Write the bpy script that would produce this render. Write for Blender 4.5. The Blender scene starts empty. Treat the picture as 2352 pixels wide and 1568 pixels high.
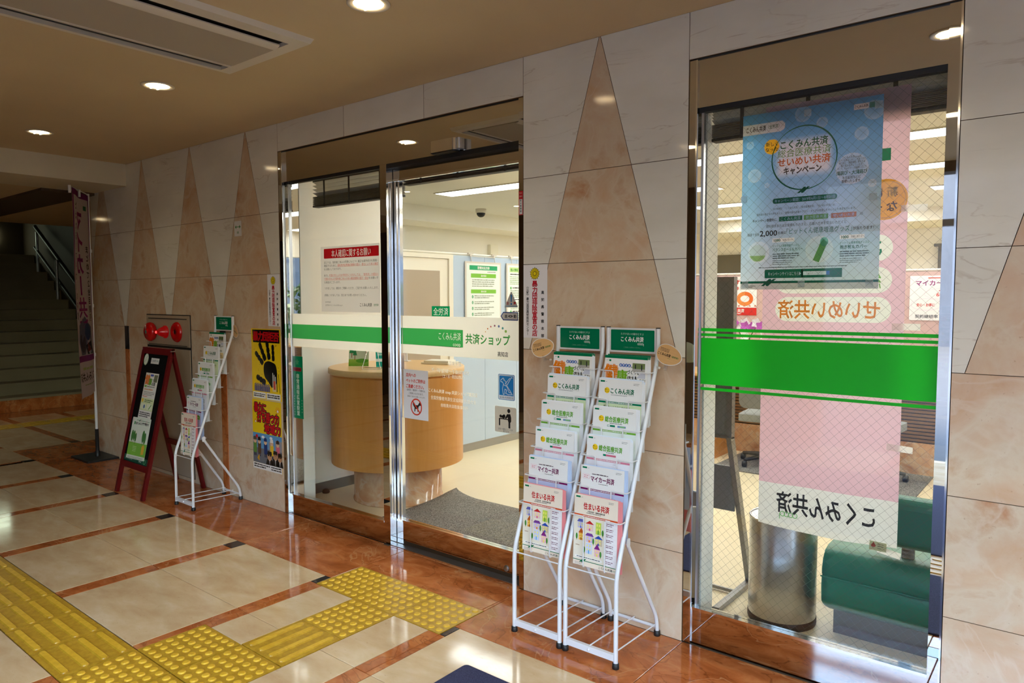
import bpy, math, random
from mathutils import Vector, Matrix, Quaternion
from math import pi, sin, cos, radians

random.seed(7)
SC = bpy.context.scene
COL = SC.collection

# ------------------------------------------------------------------ camera, world, light, exposure
cam_d = bpy.data.cameras.new('camera')
cam_d.sensor_width = 36.0
cam_d.lens = 1643.35 / 2352 * 36.0
cam_d.clip_start = 0.05
cam = bpy.data.objects.new('camera', cam_d)
COL.objects.link(cam)
yaw, pit, rol = radians(39.0153), radians(-3.5451), radians(-0.0944)
fw = Vector((-sin(yaw) * cos(pit), cos(yaw) * cos(pit), sin(pit)))
rt = Vector((cos(yaw), sin(yaw), 0))
up = rt.cross(fw)
rt2 = rt * cos(rol) + up * sin(rol)
up2 = -rt * sin(rol) + up * cos(rol)
cam.matrix_world = Matrix(((rt2.x, up2.x, -fw.x, 3.0911), (rt2.y, up2.y, -fw.y, -2.8010), (rt2.z, up2.z, -fw.z, 1.4873), (0, 0, 0, 1)))
SC.camera = cam

world = bpy.data.worlds.new('daylight')
SC.world = world
world.use_nodes = True
wn = world.node_tree
wn.nodes.clear()
sky = wn.nodes.new('ShaderNodeTexSky')
sky.sky_type = 'NISHITA'
sky.sun_elevation = radians(52)
sky.sun_rotation = radians(20)
sky.sun_disc = False
sky.air_density = 1.3
sky.dust_density = 2.5
wbg = wn.nodes.new('ShaderNodeBackground')
wbg.inputs['Strength'].default_value = 5.6
wout = wn.nodes.new('ShaderNodeOutputWorld')
wn.links.new(sky.outputs[0], wbg.inputs[0])
wn.links.new(wbg.outputs[0], wout.inputs[0])

SC.view_settings.view_transform = 'Standard'
SC.view_settings.look = 'None'
SC.view_settings.gamma = 1.0
SC.view_settings.use_curve_mapping = False
SC.view_settings.exposure = 0.0
SC.cycles.max_bounces = 12
SC.cycles.diffuse_bounces = 8
SC.cycles.glossy_bounces = 6
SC.cycles.transmission_bounces = 6
SC.cycles.transparent_max_bounces = 16
SC.cycles.sample_clamp_indirect = 6.0
SC.cycles.caustics_reflective = False
SC.cycles.caustics_refractive = False

SHOP_EMIT = 13.5       # radiance of the fluorescent diffusers in the shop
SPOT_EMIT = 9.0        # radiance of the lobby downlights' lenses
SPOT_WATT = 1.6        # light each lobby downlight throws down

# ------------------------------------------------------------------ helpers
def lin(c):
    return tuple((v / 255 / 12.92) if v / 255 <= 0.04045 else ((v / 255 + 0.055) / 1.055) ** 2.4 for v in c[:3])

def link(o, parent=None):
    COL.objects.link(o)
    if parent is not None:
        o.parent = parent
    return o

def tag(o, label=None, cat=None, group=None, kind=None):
    if label: o['label'] = label
    if cat: o['category'] = cat
    if group: o['group'] = group
    if kind: o['kind'] = kind
    return o

def empty(name, loc=(0, 0, 0), rz=0.0, parent=None):
    o = bpy.data.objects.new(name, None)
    o.empty_display_size = 0.1
    o.location = loc
    o.rotation_euler = (0, 0, rz)
    return link(o, parent)

class MB:
    """collects shapes and links them as one mesh object"""
    def __init__(s):
        s.v = []; s.f = []; s.sm = []; s.mi = []
    def add(s, vs, fs, smooth=False, mi=0):
        b = len(s.v)
        s.v += [tuple(p) for p in vs]
        for f in fs:
            s.f.append([b + i for i in f]); s.sm.append(smooth); s.mi.append(mi)
        return s
    def box(s, a, b, mi=0, M=None):
        x0, y0, z0 = a; x1, y1, z1 = b
        vs = [Vector(p) for p in ((x0, y0, z0), (x1, y0, z0), (x1, y1, z0), (x0, y1, z0), (x0, y0, z1), (x1, y0, z1), (x1, y1, z1), (x0, y1, z1))]
        if M is not None: vs = [M @ p for p in vs]
        return s.add(vs, [(0, 3, 2, 1), (4, 5, 6, 7), (0, 1, 5, 4), (1, 2, 6, 5), (2, 3, 7, 6), (3, 0, 4, 7)], mi=mi)
    def rbox(s, a, b, r=0.004, seg=3, axis='z', mi=0, smooth=True):
        """box with its edges along one axis rounded"""
        ax = 'xyz'.index(axis); o = [i for i in range(3) if i != ax]
        if ax == 1: o = [2, 0]
        lo = [min(a[i], b[i]) for i in range(3)]; hi = [max(a[i], b[i]) for i in range(3)]
        pts = []
        for (cx, cy, st) in ((hi[o[0]] - r, hi[o[1]] - r, 0), (lo[o[0]] + r, hi[o[1]] - r, 1), (lo[o[0]] + r, lo[o[1]] + r, 2), (hi[o[0]] - r, lo[o[1]] + r, 3)):
            for k in range(seg + 1):
                t = (st + k / seg) * pi / 2
                pts.append((cx + r * cos(t), cy + r * sin(t)))
        n = len(pts); vs = []
        for h in (lo[ax], hi[ax]):
            for p in pts:
                q = [0, 0, 0]; q[o[0]] = p[0]; q[o[1]] = p[1]; q[ax] = h; vs.append(q)
        s.add(vs, [(i, (i + 1) % n, n + (i + 1) % n, n + i) for i in range(n)], smooth=False, mi=mi)
        s.add(vs, [tuple(range(n - 1, -1, -1)), tuple(range(n, 2 * n))], mi=mi)
        return s
    def tube(s, pts, r, seg=10, caps=True, closed=False, mi=0):
        P = [Vector(p) for p in pts]
        n = len(P); rr = r if isinstance(r, (list, tuple)) else [r] * n
        tang = []
        for i in range(n):
            a = P[i - 1] if (i > 0 or closed) else P[i]
            b = P[(i + 1) % n] if (i < n - 1 or closed) else P[i]
            tang.append((b - a).normalized())
        nrm = tang[0].orthogonal().normalized()
        vs = []
        for i in range(n):
            if i: nrm = (tang[i - 1].rotation_difference(tang[i]) @ nrm).normalized()
            bn = tang[i].cross(nrm)
            for k in range(seg):
                t = 2 * pi * k / seg
                vs.append(P[i] + (nrm * cos(t) + bn * sin(t)) * rr[i])
        fs = []
        for i in range(n if closed else n - 1):
            j = (i + 1) % n
            for k in range(seg):
                fs.append((i * seg + k, i * seg + (k + 1) % seg, j * seg + (k + 1) % seg, j * seg + k))
        s.add(vs, fs, smooth=True, mi=mi)
        if caps and not closed:
            s.add(vs[:seg], [tuple(range(seg - 1, -1, -1))], mi=mi)
            s.add(vs[-seg:], [tuple(range(seg))], mi=mi)
        return s
    def lathe(s, prof, c=(0, 0, 0), seg=32, axis='z', smooth=True, mi=0, M=None):
        """prof: (radius, height) pairs; runs of equal points make sharp edges"""
        vs = []; n = len(prof)
        for (r, h) in prof:
            for k in range(seg):
                t = 2 * pi * k / seg
                p = Vector((r * cos(t), r * sin(t), h))
                if axis == 'y': p = Vector((p.x, -p.z, p.y))
                if axis == 'x': p = Vector((p.z, p.x, p.y))
                if M is not None: p = M @ p
                vs.append(p + Vector(c))
        fs = []
        for i in range(n - 1):
            if prof[i] == prof[i + 1]: continue
            for k in range(seg):
                q = [i * seg + k, i * seg + (k + 1) % seg, (i + 1) * seg + (k + 1) % seg, (i + 1) * seg + k]
                fs.append(q)
        return s.add(vs, fs, smooth=smooth, mi=mi)
    def prism(s, poly, z0, z1, M=None, mi=0, smooth=False):
        """2-D polygon (counter-clockwise) in local xy, extruded z0..z1"""
        n = len(poly)
        vs = [Vector((p[0], p[1], z0)) for p in poly] + [Vector((p[0], p[1], z1)) for p in poly]
        if M is not None: vs = [M @ p for p in vs]
        s.add(vs, [(i, (i + 1) % n, n + (i + 1) % n, n + i) for i in range(n)], smooth=smooth, mi=mi)
        s.add(vs, [tuple(range(n - 1, -1, -1)), tuple(range(n, 2 * n))], mi=mi)
        return s
    def mesh(s, name, mats):
        m = bpy.data.meshes.new(name)
        m.from_pydata(s.v, [], s.f)
        m.polygons.foreach_set('use_smooth', s.sm)
        m.polygons.foreach_set('material_index', s.mi)
        for x in (mats if isinstance(mats, (list, tuple)) else [mats]): m.materials.append(x)
        m.update()
        return m
    def build(s, name, mats, parent=None, loc=(0, 0, 0), rot=(0, 0, 0)):
        o = bpy.data.objects.new(name, s.mesh(name, mats))
        o.location = loc; o.rotation_euler = rot
        return link(o, parent)

def inst(mesh, name, parent=None, loc=(0, 0, 0), rot=(0, 0, 0)):
    o = bpy.data.objects.new(name, mesh)
    o.location = loc; o.rotation_euler = rot
    return link(o, parent)

def fillet(pts, r, n=4):
    """polyline with its inner corners rounded"""
    P = [Vector(p) for p in pts]; out = [P[0]]
    for i in range(1, len(P) - 1):
        a, b, c = P[i - 1], P[i], P[i + 1]
        u = (a - b); w = (c - b)
        d = min(r, u.length * .49, w.length * .49)
        p0 = b + u.normalized() * d; p1 = b + w.normalized() * d
        for k in range(n + 1):
            t = k / n
            out.append(p0 * (1 - t) ** 2 + b * 2 * t * (1 - t) + p1 * t * t)
    out.append(P[-1])
    return out

XZ = Matrix(((1, 0, 0, 0), (0, 0, -1, 0), (0, 1, 0, 0), (0, 0, 0, 1)))   # local xy -> world xz, local +z -> world -y

# ------------------------------------------------------------------ materials
def mat(name, col=(128, 128, 128), rough=.5, metal=0.0, emit=None, estr=0.0, coat=0.0, spec=.5, linear=False):
    m = bpy.data.materials.new(name)
    m.use_nodes = True
    b = m.node_tree.nodes['Principled BSDF']
    c = col if linear else lin(col)
    b.inputs['Base Color'].default_value = (*c, 1)
    b.inputs['Roughness'].default_value = rough
    b.inputs['Metallic'].default_value = metal
    b.inputs['Coat Weight'].default_value = coat
    b.inputs['Coat Roughness'].default_value = .05
    b.inputs['Specular IOR Level'].default_value = spec
    if emit is not None:
        b.inputs['Emission Color'].default_value = (*lin(emit), 1)
        b.inputs['Emission Strength'].default_value = estr
    return m

class NT:
    """short-hand for wiring nodes of one material"""
    def __init__(s, m):
        s.m = m; s.t = m.node_tree; s.b = s.t.nodes['Principled BSDF']
    def n(s, typ, **kw):
        x = s.t.nodes.new(typ)
        for k, v in kw.items():
            if k in x.inputs.keys(): x.inputs[k].default_value = v
            else: setattr(x, k, v)
        return x
    def l(s, a, b): s.t.links.new(a, b)
    def coord(s, scale=(1, 1, 1), rnd=True, rot=(0, 0, 0)):
        tc = s.n('ShaderNodeTexCoord'); mp = s.n('ShaderNodeMapping')
        g = s.n('ShaderNodeNewGeometry')
        mp.inputs['Scale'].default_value = scale
        mp.inputs['Rotation'].default_value = rot
        if rnd:
            oi = s.n('ShaderNodeObjectInfo')
            ad = s.n('ShaderNodeVectorMath', operation='MULTIPLY_ADD')
            cx = s.n('ShaderNodeCombineXYZ')
            for i in range(3): s.l(oi.outputs['Random'], cx.inputs[i])
            ad.inputs[1].default_value = (37.0, 23.0, 11.0)
            s.l(cx.outputs[0], ad.inputs[0]); s.l(g.outputs['Position'], ad.inputs[2])
            s.l(ad.outputs[0], mp.inputs['Vector'])
        else:
            s.l(g.outputs['Position'], mp.inputs['Vector'])
        return mp.outputs[0]
    def ramp(s, fac, stops):
        r = s.n('ShaderNodeValToRGB'); e = r.color_ramp.elements
        while len(e) < len(stops): e.new(.5)
        for i, (p, c) in enumerate(stops):
            e[i].position = p; e[i].color = (*(lin(c) if max(c) > 1.001 else c), 1)
        s.l(fac, r.inputs[0])
        return r.outputs[0]
    def mix(s, fac, a, b, mode='MIX'):
        x = s.n('ShaderNodeMix', data_type='RGBA', blend_type=mode)
        if isinstance(fac, float): x.inputs[0].default_value = fac
        else: s.l(fac, x.inputs[0])
        for v, k in ((a, 6), (b, 7)):
            if isinstance(v, tuple): x.inputs[k].default_value = (*v[:3], 1)
            else: s.l(v, x.inputs[k])
        return x.outputs[2]
    def noise(s, vec, scale, detail=4, rough=.55, dist=0.0):
        x = s.n('ShaderNodeTexNoise'); s.l(vec, x.inputs['Vector'])
        x.inputs['Scale'].default_value = scale; x.inputs['Detail'].default_value = detail
        x.inputs['Roughness'].default_value = rough; x.inputs['Distortion'].default_value = dist
        return x.outputs['Fac']
    def ridge(s, vec, scale, width=.02, detail=4, dist=0.0):
        """thin vein where a noise crosses its middle"""
        f = s.noise(vec, scale, detail, .5, dist)
        a = s.n('ShaderNodeMath', operation='SUBTRACT'); s.l(f, a.inputs[0]); a.inputs[1].default_value = .5
        b = s.n('ShaderNodeMath', operation='ABSOLUTE'); s.l(a.outputs[0], b.inputs[0])
        c = s.n('ShaderNodeMapRange'); s.l(b.outputs[0], c.inputs['Value'])
        c.inputs['From Min'].default_value = 0; c.inputs['From Max'].default_value = width
        c.inputs['To Min'].default_value = 1; c.inputs['To Max'].default_value = 0
        return c.outputs[0]
    def mul(s, a, k):
        x = s.n('ShaderNodeMath', operation='MULTIPLY'); s.l(a, x.inputs[0])
        if isinstance(k, float): x.inputs[1].default_value = k
        else: s.l(k, x.inputs[1])
        return x.outputs[0]
    def bump(s, h, strength=.1, dist=.002):
        x = s.n('ShaderNodeBump', Strength=strength, Distance=dist); s.l(h, x.inputs['Height'])
        s.l(x.outputs[0], s.b.inputs['Normal'])
    def base(s, c): s.l(c, s.b.inputs['Base Color'])

def marble_cream():
    m = mat('marble_cream', rough=.09); q = NT(m)
    v = q.coord((1, 1, 2.2))
    f = q.noise(v, 2.2, 5)
    c = q.ramp(f, [(.3, (222, 217, 203)), (.7, (236, 232, 220))])
    r = q.ridge(q.coord((.55, 1, 3.2)), 2.6, .010, 6, .6)
    k = q.noise(v, 3.0, 2)
    kk = q.ramp(k, [(.45, (0, 0, 0)), (.62, (1., 1., 1.))])
    c = q.mix(q.mul(q.mul(r, kk), .38), c, lin((160, 134, 102)))
    q.base(c); return m

def marble_pink():
    m = mat('marble_pink', rough=.09); q = NT(m)
    v = q.coord((1, 1, 1))
    f = q.noise(v, 4.2, 6, .6, .4)
    c = q.ramp(f, [(.30, (206, 166, 130)), (.47, (212, 184, 154)), (.56, (216, 196, 168)), (.72, (194, 146, 108))])
    r = q.ridge(v, 2.2, .020, 5, 1.2)
    c = q.mix(q.mul(r, .42), c, lin((222, 205, 182)))
    d = q.noise(v, 55, 2)
    dd = q.ramp(d, [(.70, (0, 0, 0)), (.78, (1., 1., 1.))])
    c = q.mix(q.mul(dd, .35), c, lin((150, 95, 65)))
    q.base(c); return m

def marble_red():
    m = mat('marble_red', rough=.07); q = NT(m)
    v = q.coord((1, 1.6, 1))
    f = q.noise(v, 5.5, 6, .62, .5)
    c = q.ramp(f, [(.28, (146, 74, 34)), (.5, (182, 104, 54)), (.72, (204, 134, 82))])
    r = q.ridge(v, 4.0, .016, 6, 1.0)
    c = q.mix(q.mul(r, .45), c, lin((84, 36, 18)))
    r2 = q.ridge(q.coord((1, 1, 1), rot=(0, 0, .9)), 1.7, .006, 4, 1.5)
    c = q.mix(q.mul(r2, .5), c, lin((214, 160, 110)))
    q.base(c); return m

def tile_beige():
    m = mat('tile_beige', rough=.10); q = NT(m)
    v = q.coord((1, 2.2, 1), rot=(0, 0, .5))
    f = q.noise(v, 3.6, 6, .6, .3)
    c = q.ramp(f, [(.28, (200, 166, 122)), (.52, (214, 186, 144)), (.75, (226, 204, 168))])
    d = q.noise(v, 40, 2)
    dd = q.ramp(d, [(.68, (0, 0, 0)), (.76, (1., 1., 1.))])
    c = q.mix(q.mul(dd, .3), c, lin((160, 110, 66)))
    q.base(c)
    rn = q.noise(q.coord((1, 1, 1), False), 9, 5)
    rr = q.n('ShaderNodeMapRange'); q.l(rn, rr.inputs['Value'])
    rr.inputs['To Min'].default_value = .045; rr.inputs['To Max'].default_value = .14
    q.l(rr.outputs[0], q.b.inputs['Roughness'])
    return m

def speckle(name, a, b, scale, rough=.9, bumpk=.4, a2=None):
    m = mat(name, rough=rough); q = NT(m)
    v = q.coord((1, 1, 1), False)
    f = q.noise(v, scale, 3, .7)
    c = q.ramp(f, [(.38, a), (.62, b)])
    q.base(c); q.bump(f, bumpk, .004); return m

def film(name, col=None, trans=.5, clear=0.0, rough=.4, attr=False):
    """thin paper or plastic film: light falling on its far side shines through"""
    m = bpy.data.materials.new(name); m.use_nodes = True
    t = m.node_tree; t.nodes.clear()
    o = t.nodes.new('ShaderNodeOutputMaterial')
    d = t.nodes.new('ShaderNodeBsdfDiffuse'); r = t.nodes.new('ShaderNodeBsdfTranslucent')
    x = t.nodes.new('ShaderNodeMixShader'); x.inputs[0].default_value = trans
    if attr:
        a = t.nodes.new('ShaderNodeAttribute'); a.attribute_name = 'ink'
        t.links.new(a.outputs['Color'], d.inputs[0]); t.links.new(a.outputs['Color'], r.inputs[0])
    else:
        for k in (d, r): k.inputs[0].default_value = (*lin(col), 1)
    t.links.new(d.outputs[0], x.inputs[1]); t.links.new(r.outputs[0], x.inputs[2])
    last = x
    if clear:
        p = t.nodes.new('ShaderNodeBsdfTransparent'); y = t.nodes.new('ShaderNodeMixShader'); y.inputs[0].default_value = clear
        t.links.new(x.outputs[0], y.inputs[1]); t.links.new(p.outputs[0], y.inputs[2]); last = y
    g = t.nodes.new('ShaderNodeBsdfGlossy'); g.inputs['Roughness'].default_value = rough
    z = t.nodes.new('ShaderNodeMixShader'); z.inputs[0].default_value = .03
    t.links.new(last.outputs[0], z.inputs[1]); t.links.new(g.outputs[0], z.inputs[2])
    t.links.new(z.outputs[0], o.inputs[0])
    return m

def pane_glass(name, tint=(1, 1, 1), k=1.0):
    """a thin sheet of window glass: lets light straight through and mirrors by Fresnel"""
    m = bpy.data.materials.new(name); m.use_nodes = True
    t = m.node_tree; t.nodes.clear()
    o = t.nodes.new('ShaderNodeOutputMaterial')
    p = t.nodes.new('ShaderNodeBsdfTransparent'); p.inputs[0].default_value = (*tint, 1)
    g = t.nodes.new('ShaderNodeBsdfGlossy'); g.inputs['Roughness'].default_value = 0.0
    f = t.nodes.new('ShaderNodeLayerWeight')
    w = t.nodes.new('ShaderNodeMath'); w.operation = 'POWER'; w.inputs[1].default_value = 5
    q = t.nodes.new('ShaderNodeMath'); q.operation = 'MULTIPLY_ADD'; q.inputs[1].default_value = .92 * k; q.inputs[2].default_value = .045 * k
    x = t.nodes.new('ShaderNodeMixShader')
    t.links.new(f.outputs['Facing'], w.inputs[0]); t.links.new(w.outputs[0], q.inputs[0]); t.links.new(q.outputs[0], x.inputs[0])
    t.links.new(p.outputs[0], x.inputs[1]); t.links.new(g.outputs[0], x.inputs[2])
    t.links.new(x.outputs[0], o.inputs[0])
    return m

def ink(name, rough=.45, spec=.4):
    m = mat(name, rough=rough, spec=spec); q = NT(m)
    a = q.n('ShaderNodeAttribute'); a.attribute_name = 'ink'
    q.base(a.outputs['Color']); return m

def wood(name, a, b, scale=6, rough=.35, axis=(1, 1, .06)):
    m = mat(name, rough=rough); q = NT(m)
    v = q.coord(axis, True)
    f = q.noise(v, scale * 8, 4, .6, .3)
    q.base(q.ramp(f, [(.3, a), (.7, b)])); return m

def plaster(name, a, b, scale=60, rough=.8, bumpk=.15):
    m = mat(name, rough=rough); q = NT(m)
    v = q.coord((1, 1, 1), False)
    q.base(q.ramp(q.noise(v, 1.2, 3), [(.3, a), (.7, b)]))
    q.bump(q.noise(v, scale, 3), bumpk, .002); return m

M = {}
M['cream'] = marble_cream(); M['pink'] = marble_pink(); M['red'] = marble_red(); M['beige'] = tile_beige()
M['grout'] = plaster('grout', (92, 74, 54), (104, 84, 62))
M['wallgrout'] = plaster('wall_joint', (120, 92, 62), (134, 104, 74))
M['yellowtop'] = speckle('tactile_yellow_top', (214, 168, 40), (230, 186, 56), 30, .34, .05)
M['blackstone'] = speckle('black_granite', (26, 26, 27), (50, 50, 52), 80, .12, 0.0)
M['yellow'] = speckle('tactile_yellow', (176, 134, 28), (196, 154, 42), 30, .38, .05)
M['ceil'] = plaster('ceiling_paint', (200, 180, 144), (208, 188, 152), 90, .85, .25)
M['mirror'] = mat('mirror_steel', (.60, .575, .54), .015, 1.0, linear=True)
M['chrome'] = mat('bright_steel', (.78, .78, .78), .08, 1.0, linear=True)
M['satin'] = mat('satin_steel', (.55, .55, .56), .28, 1.0, linear=True)
M['black'] = mat('black_rubber', (18, 18, 19), .5)
M['matblack'] = mat('matte_black', (12, 12, 13), .85, spec=.1)
M['darkgap'] = mat('dark_gasket', (22, 21, 20), .6)
M['glass'] = pane_glass('clear_glass', (.965, .98, .97))
M['wire'] = mat('glass_wire', (92, 94, 88), .5, .2)
M['whitepaint'] = mat('white_powder_coat', (226, 226, 226), .32)
M['whitewall'] = plaster('white_wall_paint', (236, 232, 220), (240, 236, 226), 80, .8, .06)
M['shopfloor'] = plaster('cream_vinyl', (226, 210, 172), (232, 217, 182), 50, .32, .03)
M['shopceil'] = plaster('shop_ceiling', (222, 221, 212), (228, 226, 218), 70, .9, .05)
M['lampon'] = mat('lit_diffuser', (255, 255, 255), .5, emit=(250, 254, 255), estr=SHOP_EMIT)
M['spoton'] = mat('lit_downlight_lens', (255, 240, 200), .3, emit=(255, 236, 196), estr=SPOT_EMIT)
M['ink'] = ink('printed_paper'); M['inkgloss'] = ink('printed_gloss', .22, .5)
M['cloth'] = film('printed_cloth', trans=.72, attr=True, rough=.8)
M['stickerfilm'] = film('printed_film', trans=.80, attr=True)
M['whitefilm'] = film('white_window_film', (236, 230, 208), .55, .03)
M['greenband'] = film('green_window_film', (24, 196, 38), .62, 0.0)
M['greendoor'] = film('green_door_film', (48, 168, 78), .5, 0.0)
M['whitetext'] = film('white_cut_vinyl', (250, 246, 232), .55)
M['acwhite'] = mat('appliance_white', (214, 206, 192), .4)
M['acgrey'] = mat('appliance_grey', (176, 166, 150), .45)
M['red_lacquer'] = mat('red_lacquer_wood', (96, 10, 10), .38, spec=.25)
M['redplastic'] = mat('red_enamel', (196, 10, 10), .2)
M['redlens'] = mat('red_lens', (150, 6, 10), .12, emit=(255, 20, 24), estr=.10)
M['redlamp'] = mat('red_glow', (255, 40, 40), .3, emit=(255, 50, 50), estr=4.0)
M['panelbeige'] = mat('beige_enamel', (176, 156, 132), .4)
M['birch'] = wood('birch_laminate', (204, 136, 62), (212, 146, 74), 5, .3)
M['birchtop'] = wood('birch_top', (222, 178, 118), (232, 190, 132), 5, .3, (.08, 1, 1))
M['counterstone'] = marble_pink()
for _n in M['counterstone'].node_tree.nodes:
    if _n.type == 'VALTORGB' and len(_n.color_ramp.elements) == 4:
        for _e, _c in zip(_n.color_ramp.elements, ((196, 136, 90), (212, 160, 116), (222, 182, 142), (178, 112, 70))): _e.color = (*lin(_c), 1)
M['blue'] = mat('pale_blue_panel', (186, 204, 222), .5)
M['ivory'] = mat('ivory_enamel', (236, 230, 212), .4)
M['taupe'] = mat('taupe_laminate', (176, 160, 138), .45)
M['greybase'] = mat('grey_kickboard', (150, 146, 138), .5)
M['darkbase'] = mat('grey_skirting', (104, 102, 98), .5)
M['carpet'] = speckle('charcoal_carpet', (52, 50, 47), (158, 154, 144), 170, .95, .6)
M['navy'] = speckle('navy_mat', (40, 42, 70), (62, 64, 96), 220, .95, .6)
M['vinylgreen'] = mat('green_vinyl', (46, 122, 96), .32)
M['blackwood'] = mat('dark_plinth', (40, 32, 26), .5)
M['alu'] = mat('grey_aluminium', (150, 150, 148), .38, .6)
M['greyfabric'] = speckle('grey_board', (140, 142, 138), (150, 152, 148), 200, .8, .1)
M['blind'] = mat('dark_blind', (104, 96, 80), .5)
M['blindlight'] = mat('blind_slat', (206, 200, 184), .4)
M['stairstone'] = plaster('stair_granite', (124, 114, 86), (142, 130, 100), 120, .35, .02)
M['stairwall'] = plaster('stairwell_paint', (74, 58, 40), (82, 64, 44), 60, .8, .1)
M['darkwall'] = plaster('dark_wall_paint', (98, 82, 62), (106, 90, 70), 60, .8, .1)
M['brown'] = wood('brown_slat', (120, 86, 52), (138, 100, 62), 5, .4, (.08, 1, 1))
M['pinkpanel'] = mat('dusty_pink_panel', (206, 172, 164), .6)
M['beam'] = plaster('beam_stone', (206, 198, 172), (216, 208, 184), 40, .6, .05)
M['asphalt'] = speckle('pavement', (44, 46, 50), (54, 56, 61), 40, .9, .2)
M['leaf'] = speckle('green_leaf', (34, 70, 22), (70, 112, 40), 60, .6, .2)
M['petalwhite'] = mat('white_petal', (240, 238, 236), .6)
M['petalpurple'] = mat('purple_petal', (196, 96, 190), .6)
M['clear'] = pane_glass('clear_acrylic', (.96, .97, .97), 1.4)
M['facade'] = plaster('grey_facade', (40, 47, 60), (48, 56, 70), 10, .8, .1)

# ------------------------------------------------------------------ print: everything flat that is inked
_txt = {}
_cu = bpy.data.curves.new('lettering', 'FONT'); _cu.size = 1; _cu.resolution_u = 2
_tob = bpy.data.objects.new('lettering', _cu); COL.objects.link(_tob)
def glyphs(s, bold):
    k = (s, bold)
    if k not in _txt:
        _cu.body = s; _cu.offset = bold
        dg = bpy.context.evaluated_depsgraph_get(); dg.update()
        m = bpy.data.meshes.new_from_object(_tob.evaluated_get(dg))
        vs = [(v.co.x, v.co.y) for v in m.vertices]
        fs = [tuple(p.vertices) for p in m.polygons]
        bpy.data.meshes.remove(m)
        _txt[k] = (vs, fs)
    return _txt[k]
def _area(k):
    vs, fs = k; t = 0
    for f in fs:
        for i in range(1, len(f) - 1):
            a, b, c = vs[f[0]], vs[f[i]], vs[f[i + 1]]
            t += abs((b[0] - a[0]) * (c[1] - a[1]) - (c[0] - a[0]) * (b[1] - a[1])) / 2
    return t
_bad = {}
def broken(ch, bold):
    """whether thickening this glyph's outline tears its filling: its area should grow by its outline's length times the offset"""
    if (ch, bold) not in _bad:
        vs, fs = glyphs(ch, 0); a = _area((vs, fs)); cnt = {}
        for f in fs:
            for i in range(len(f)):
                e = (min(f[i], f[i - 1]), max(f[i], f[i - 1])); cnt[e] = cnt.get(e, 0) + 1
        per = sum(math.dist(vs[p], vs[q]) for (p, q), n in cnt.items() if n == 1)
        want = a + per * bold
        _bad[(ch, bold)] = a > 0 and abs(_area(glyphs(ch, bold)) - want) > .06 * want
    return _bad[(ch, bold)]
def thick(t, bold, single=False):
    """glyphs of a string, thickened; where the outline cannot be, by four shifted strikes"""
    if not bold: return (*glyphs(t, 0), 0)
    if not any(broken(c, bold) for c in set(t) if c.strip()): return (*glyphs(t, bold), 0)
    if single:
        for k in (.7, .5, .35):
            if not any(broken(c, bold * k) for c in set(t) if c.strip()): return (*glyphs(t, bold * k), 0)
    vs, fs = glyphs(t, 0)
    if single: return vs, fs, 0
    V = []; F = []; n = len(vs); d = bold * .75
    for k, (dx, dy) in enumerate(((d, d), (d, -d), (-d, d), (-d, -d))):
        V += [(x + dx, y + dy) for x, y in vs]; F += [tuple(i + k * n for i in f) for f in fs]
    return V, F, n
def cutout(outline, texts):
    """triangles of an outline with lettering cut out of it; texts: (string, x, y, size, width or None, 'l' / 'c')"""
    cu = bpy.data.curves.new('cutout', 'CURVE'); cu.dimensions = '2D'; cu.fill_mode = 'BOTH'; cu.resolution_u = 2
    sp = cu.splines.new('POLY'); sp.points.add(len(outline) - 1); sp.use_cyclic_u = True
    for q, (x, y) in zip(sp.points, outline): q.co = (x, y, 0, 1)
    for t, x, y, size, w, al in texts:
        vs, _ = glyphs(t, 0); x0 = min(v[0] for v in vs); x1 = max(v[0] for v in vs)
        k = w / (x1 - x0) if w else size; ox = x - (x1 - x0) * k / 2 if al == 'c' else x
        _cu.body = t; _cu.offset = 0
        dg = bpy.context.evaluated_depsgraph_get(); dg.update()
        src = _tob.to_curve(dg)
        T = lambda c: (ox + (c[0] - x0) * k, y + (c[1] - .385) * size, 0)
        for a in src.splines:
            n = cu.splines.new('BEZIER'); n.bezier_points.add(len(a.bezier_points) - 1); n.use_cyclic_u = True
            for p, q in zip(a.bezier_points, n.bezier_points):
                q.handle_left_type = q.handle_right_type = 'FREE'
                q.co = T(p.co); q.handle_left = T(p.handle_left); q.handle_right = T(p.handle_right)
        _tob.to_curve_clear()
    o = bpy.data.objects.new('cutout', cu); COL.objects.link(o)
    dg = bpy.context.evaluated_depsgraph_get(); dg.update()
    m = bpy.data.meshes.new_from_object(o.evaluated_get(dg))
    V = [(v.co.x, v.co.y) for v in m.vertices]; F = [tuple(p.vertices) for p in m.polygons]
    bpy.data.objects.remove(o); bpy.data.curves.remove(cu); bpy.data.meshes.remove(m)
    return V, F

W_ = (240, 238, 232); K_ = (28, 26, 26); G_ = (0, 116, 74); LG = (120, 178, 46); OR = (232, 124, 30); RD = (206, 24, 30); YE = (248, 206, 40); GY = (120, 118, 114)

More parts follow.
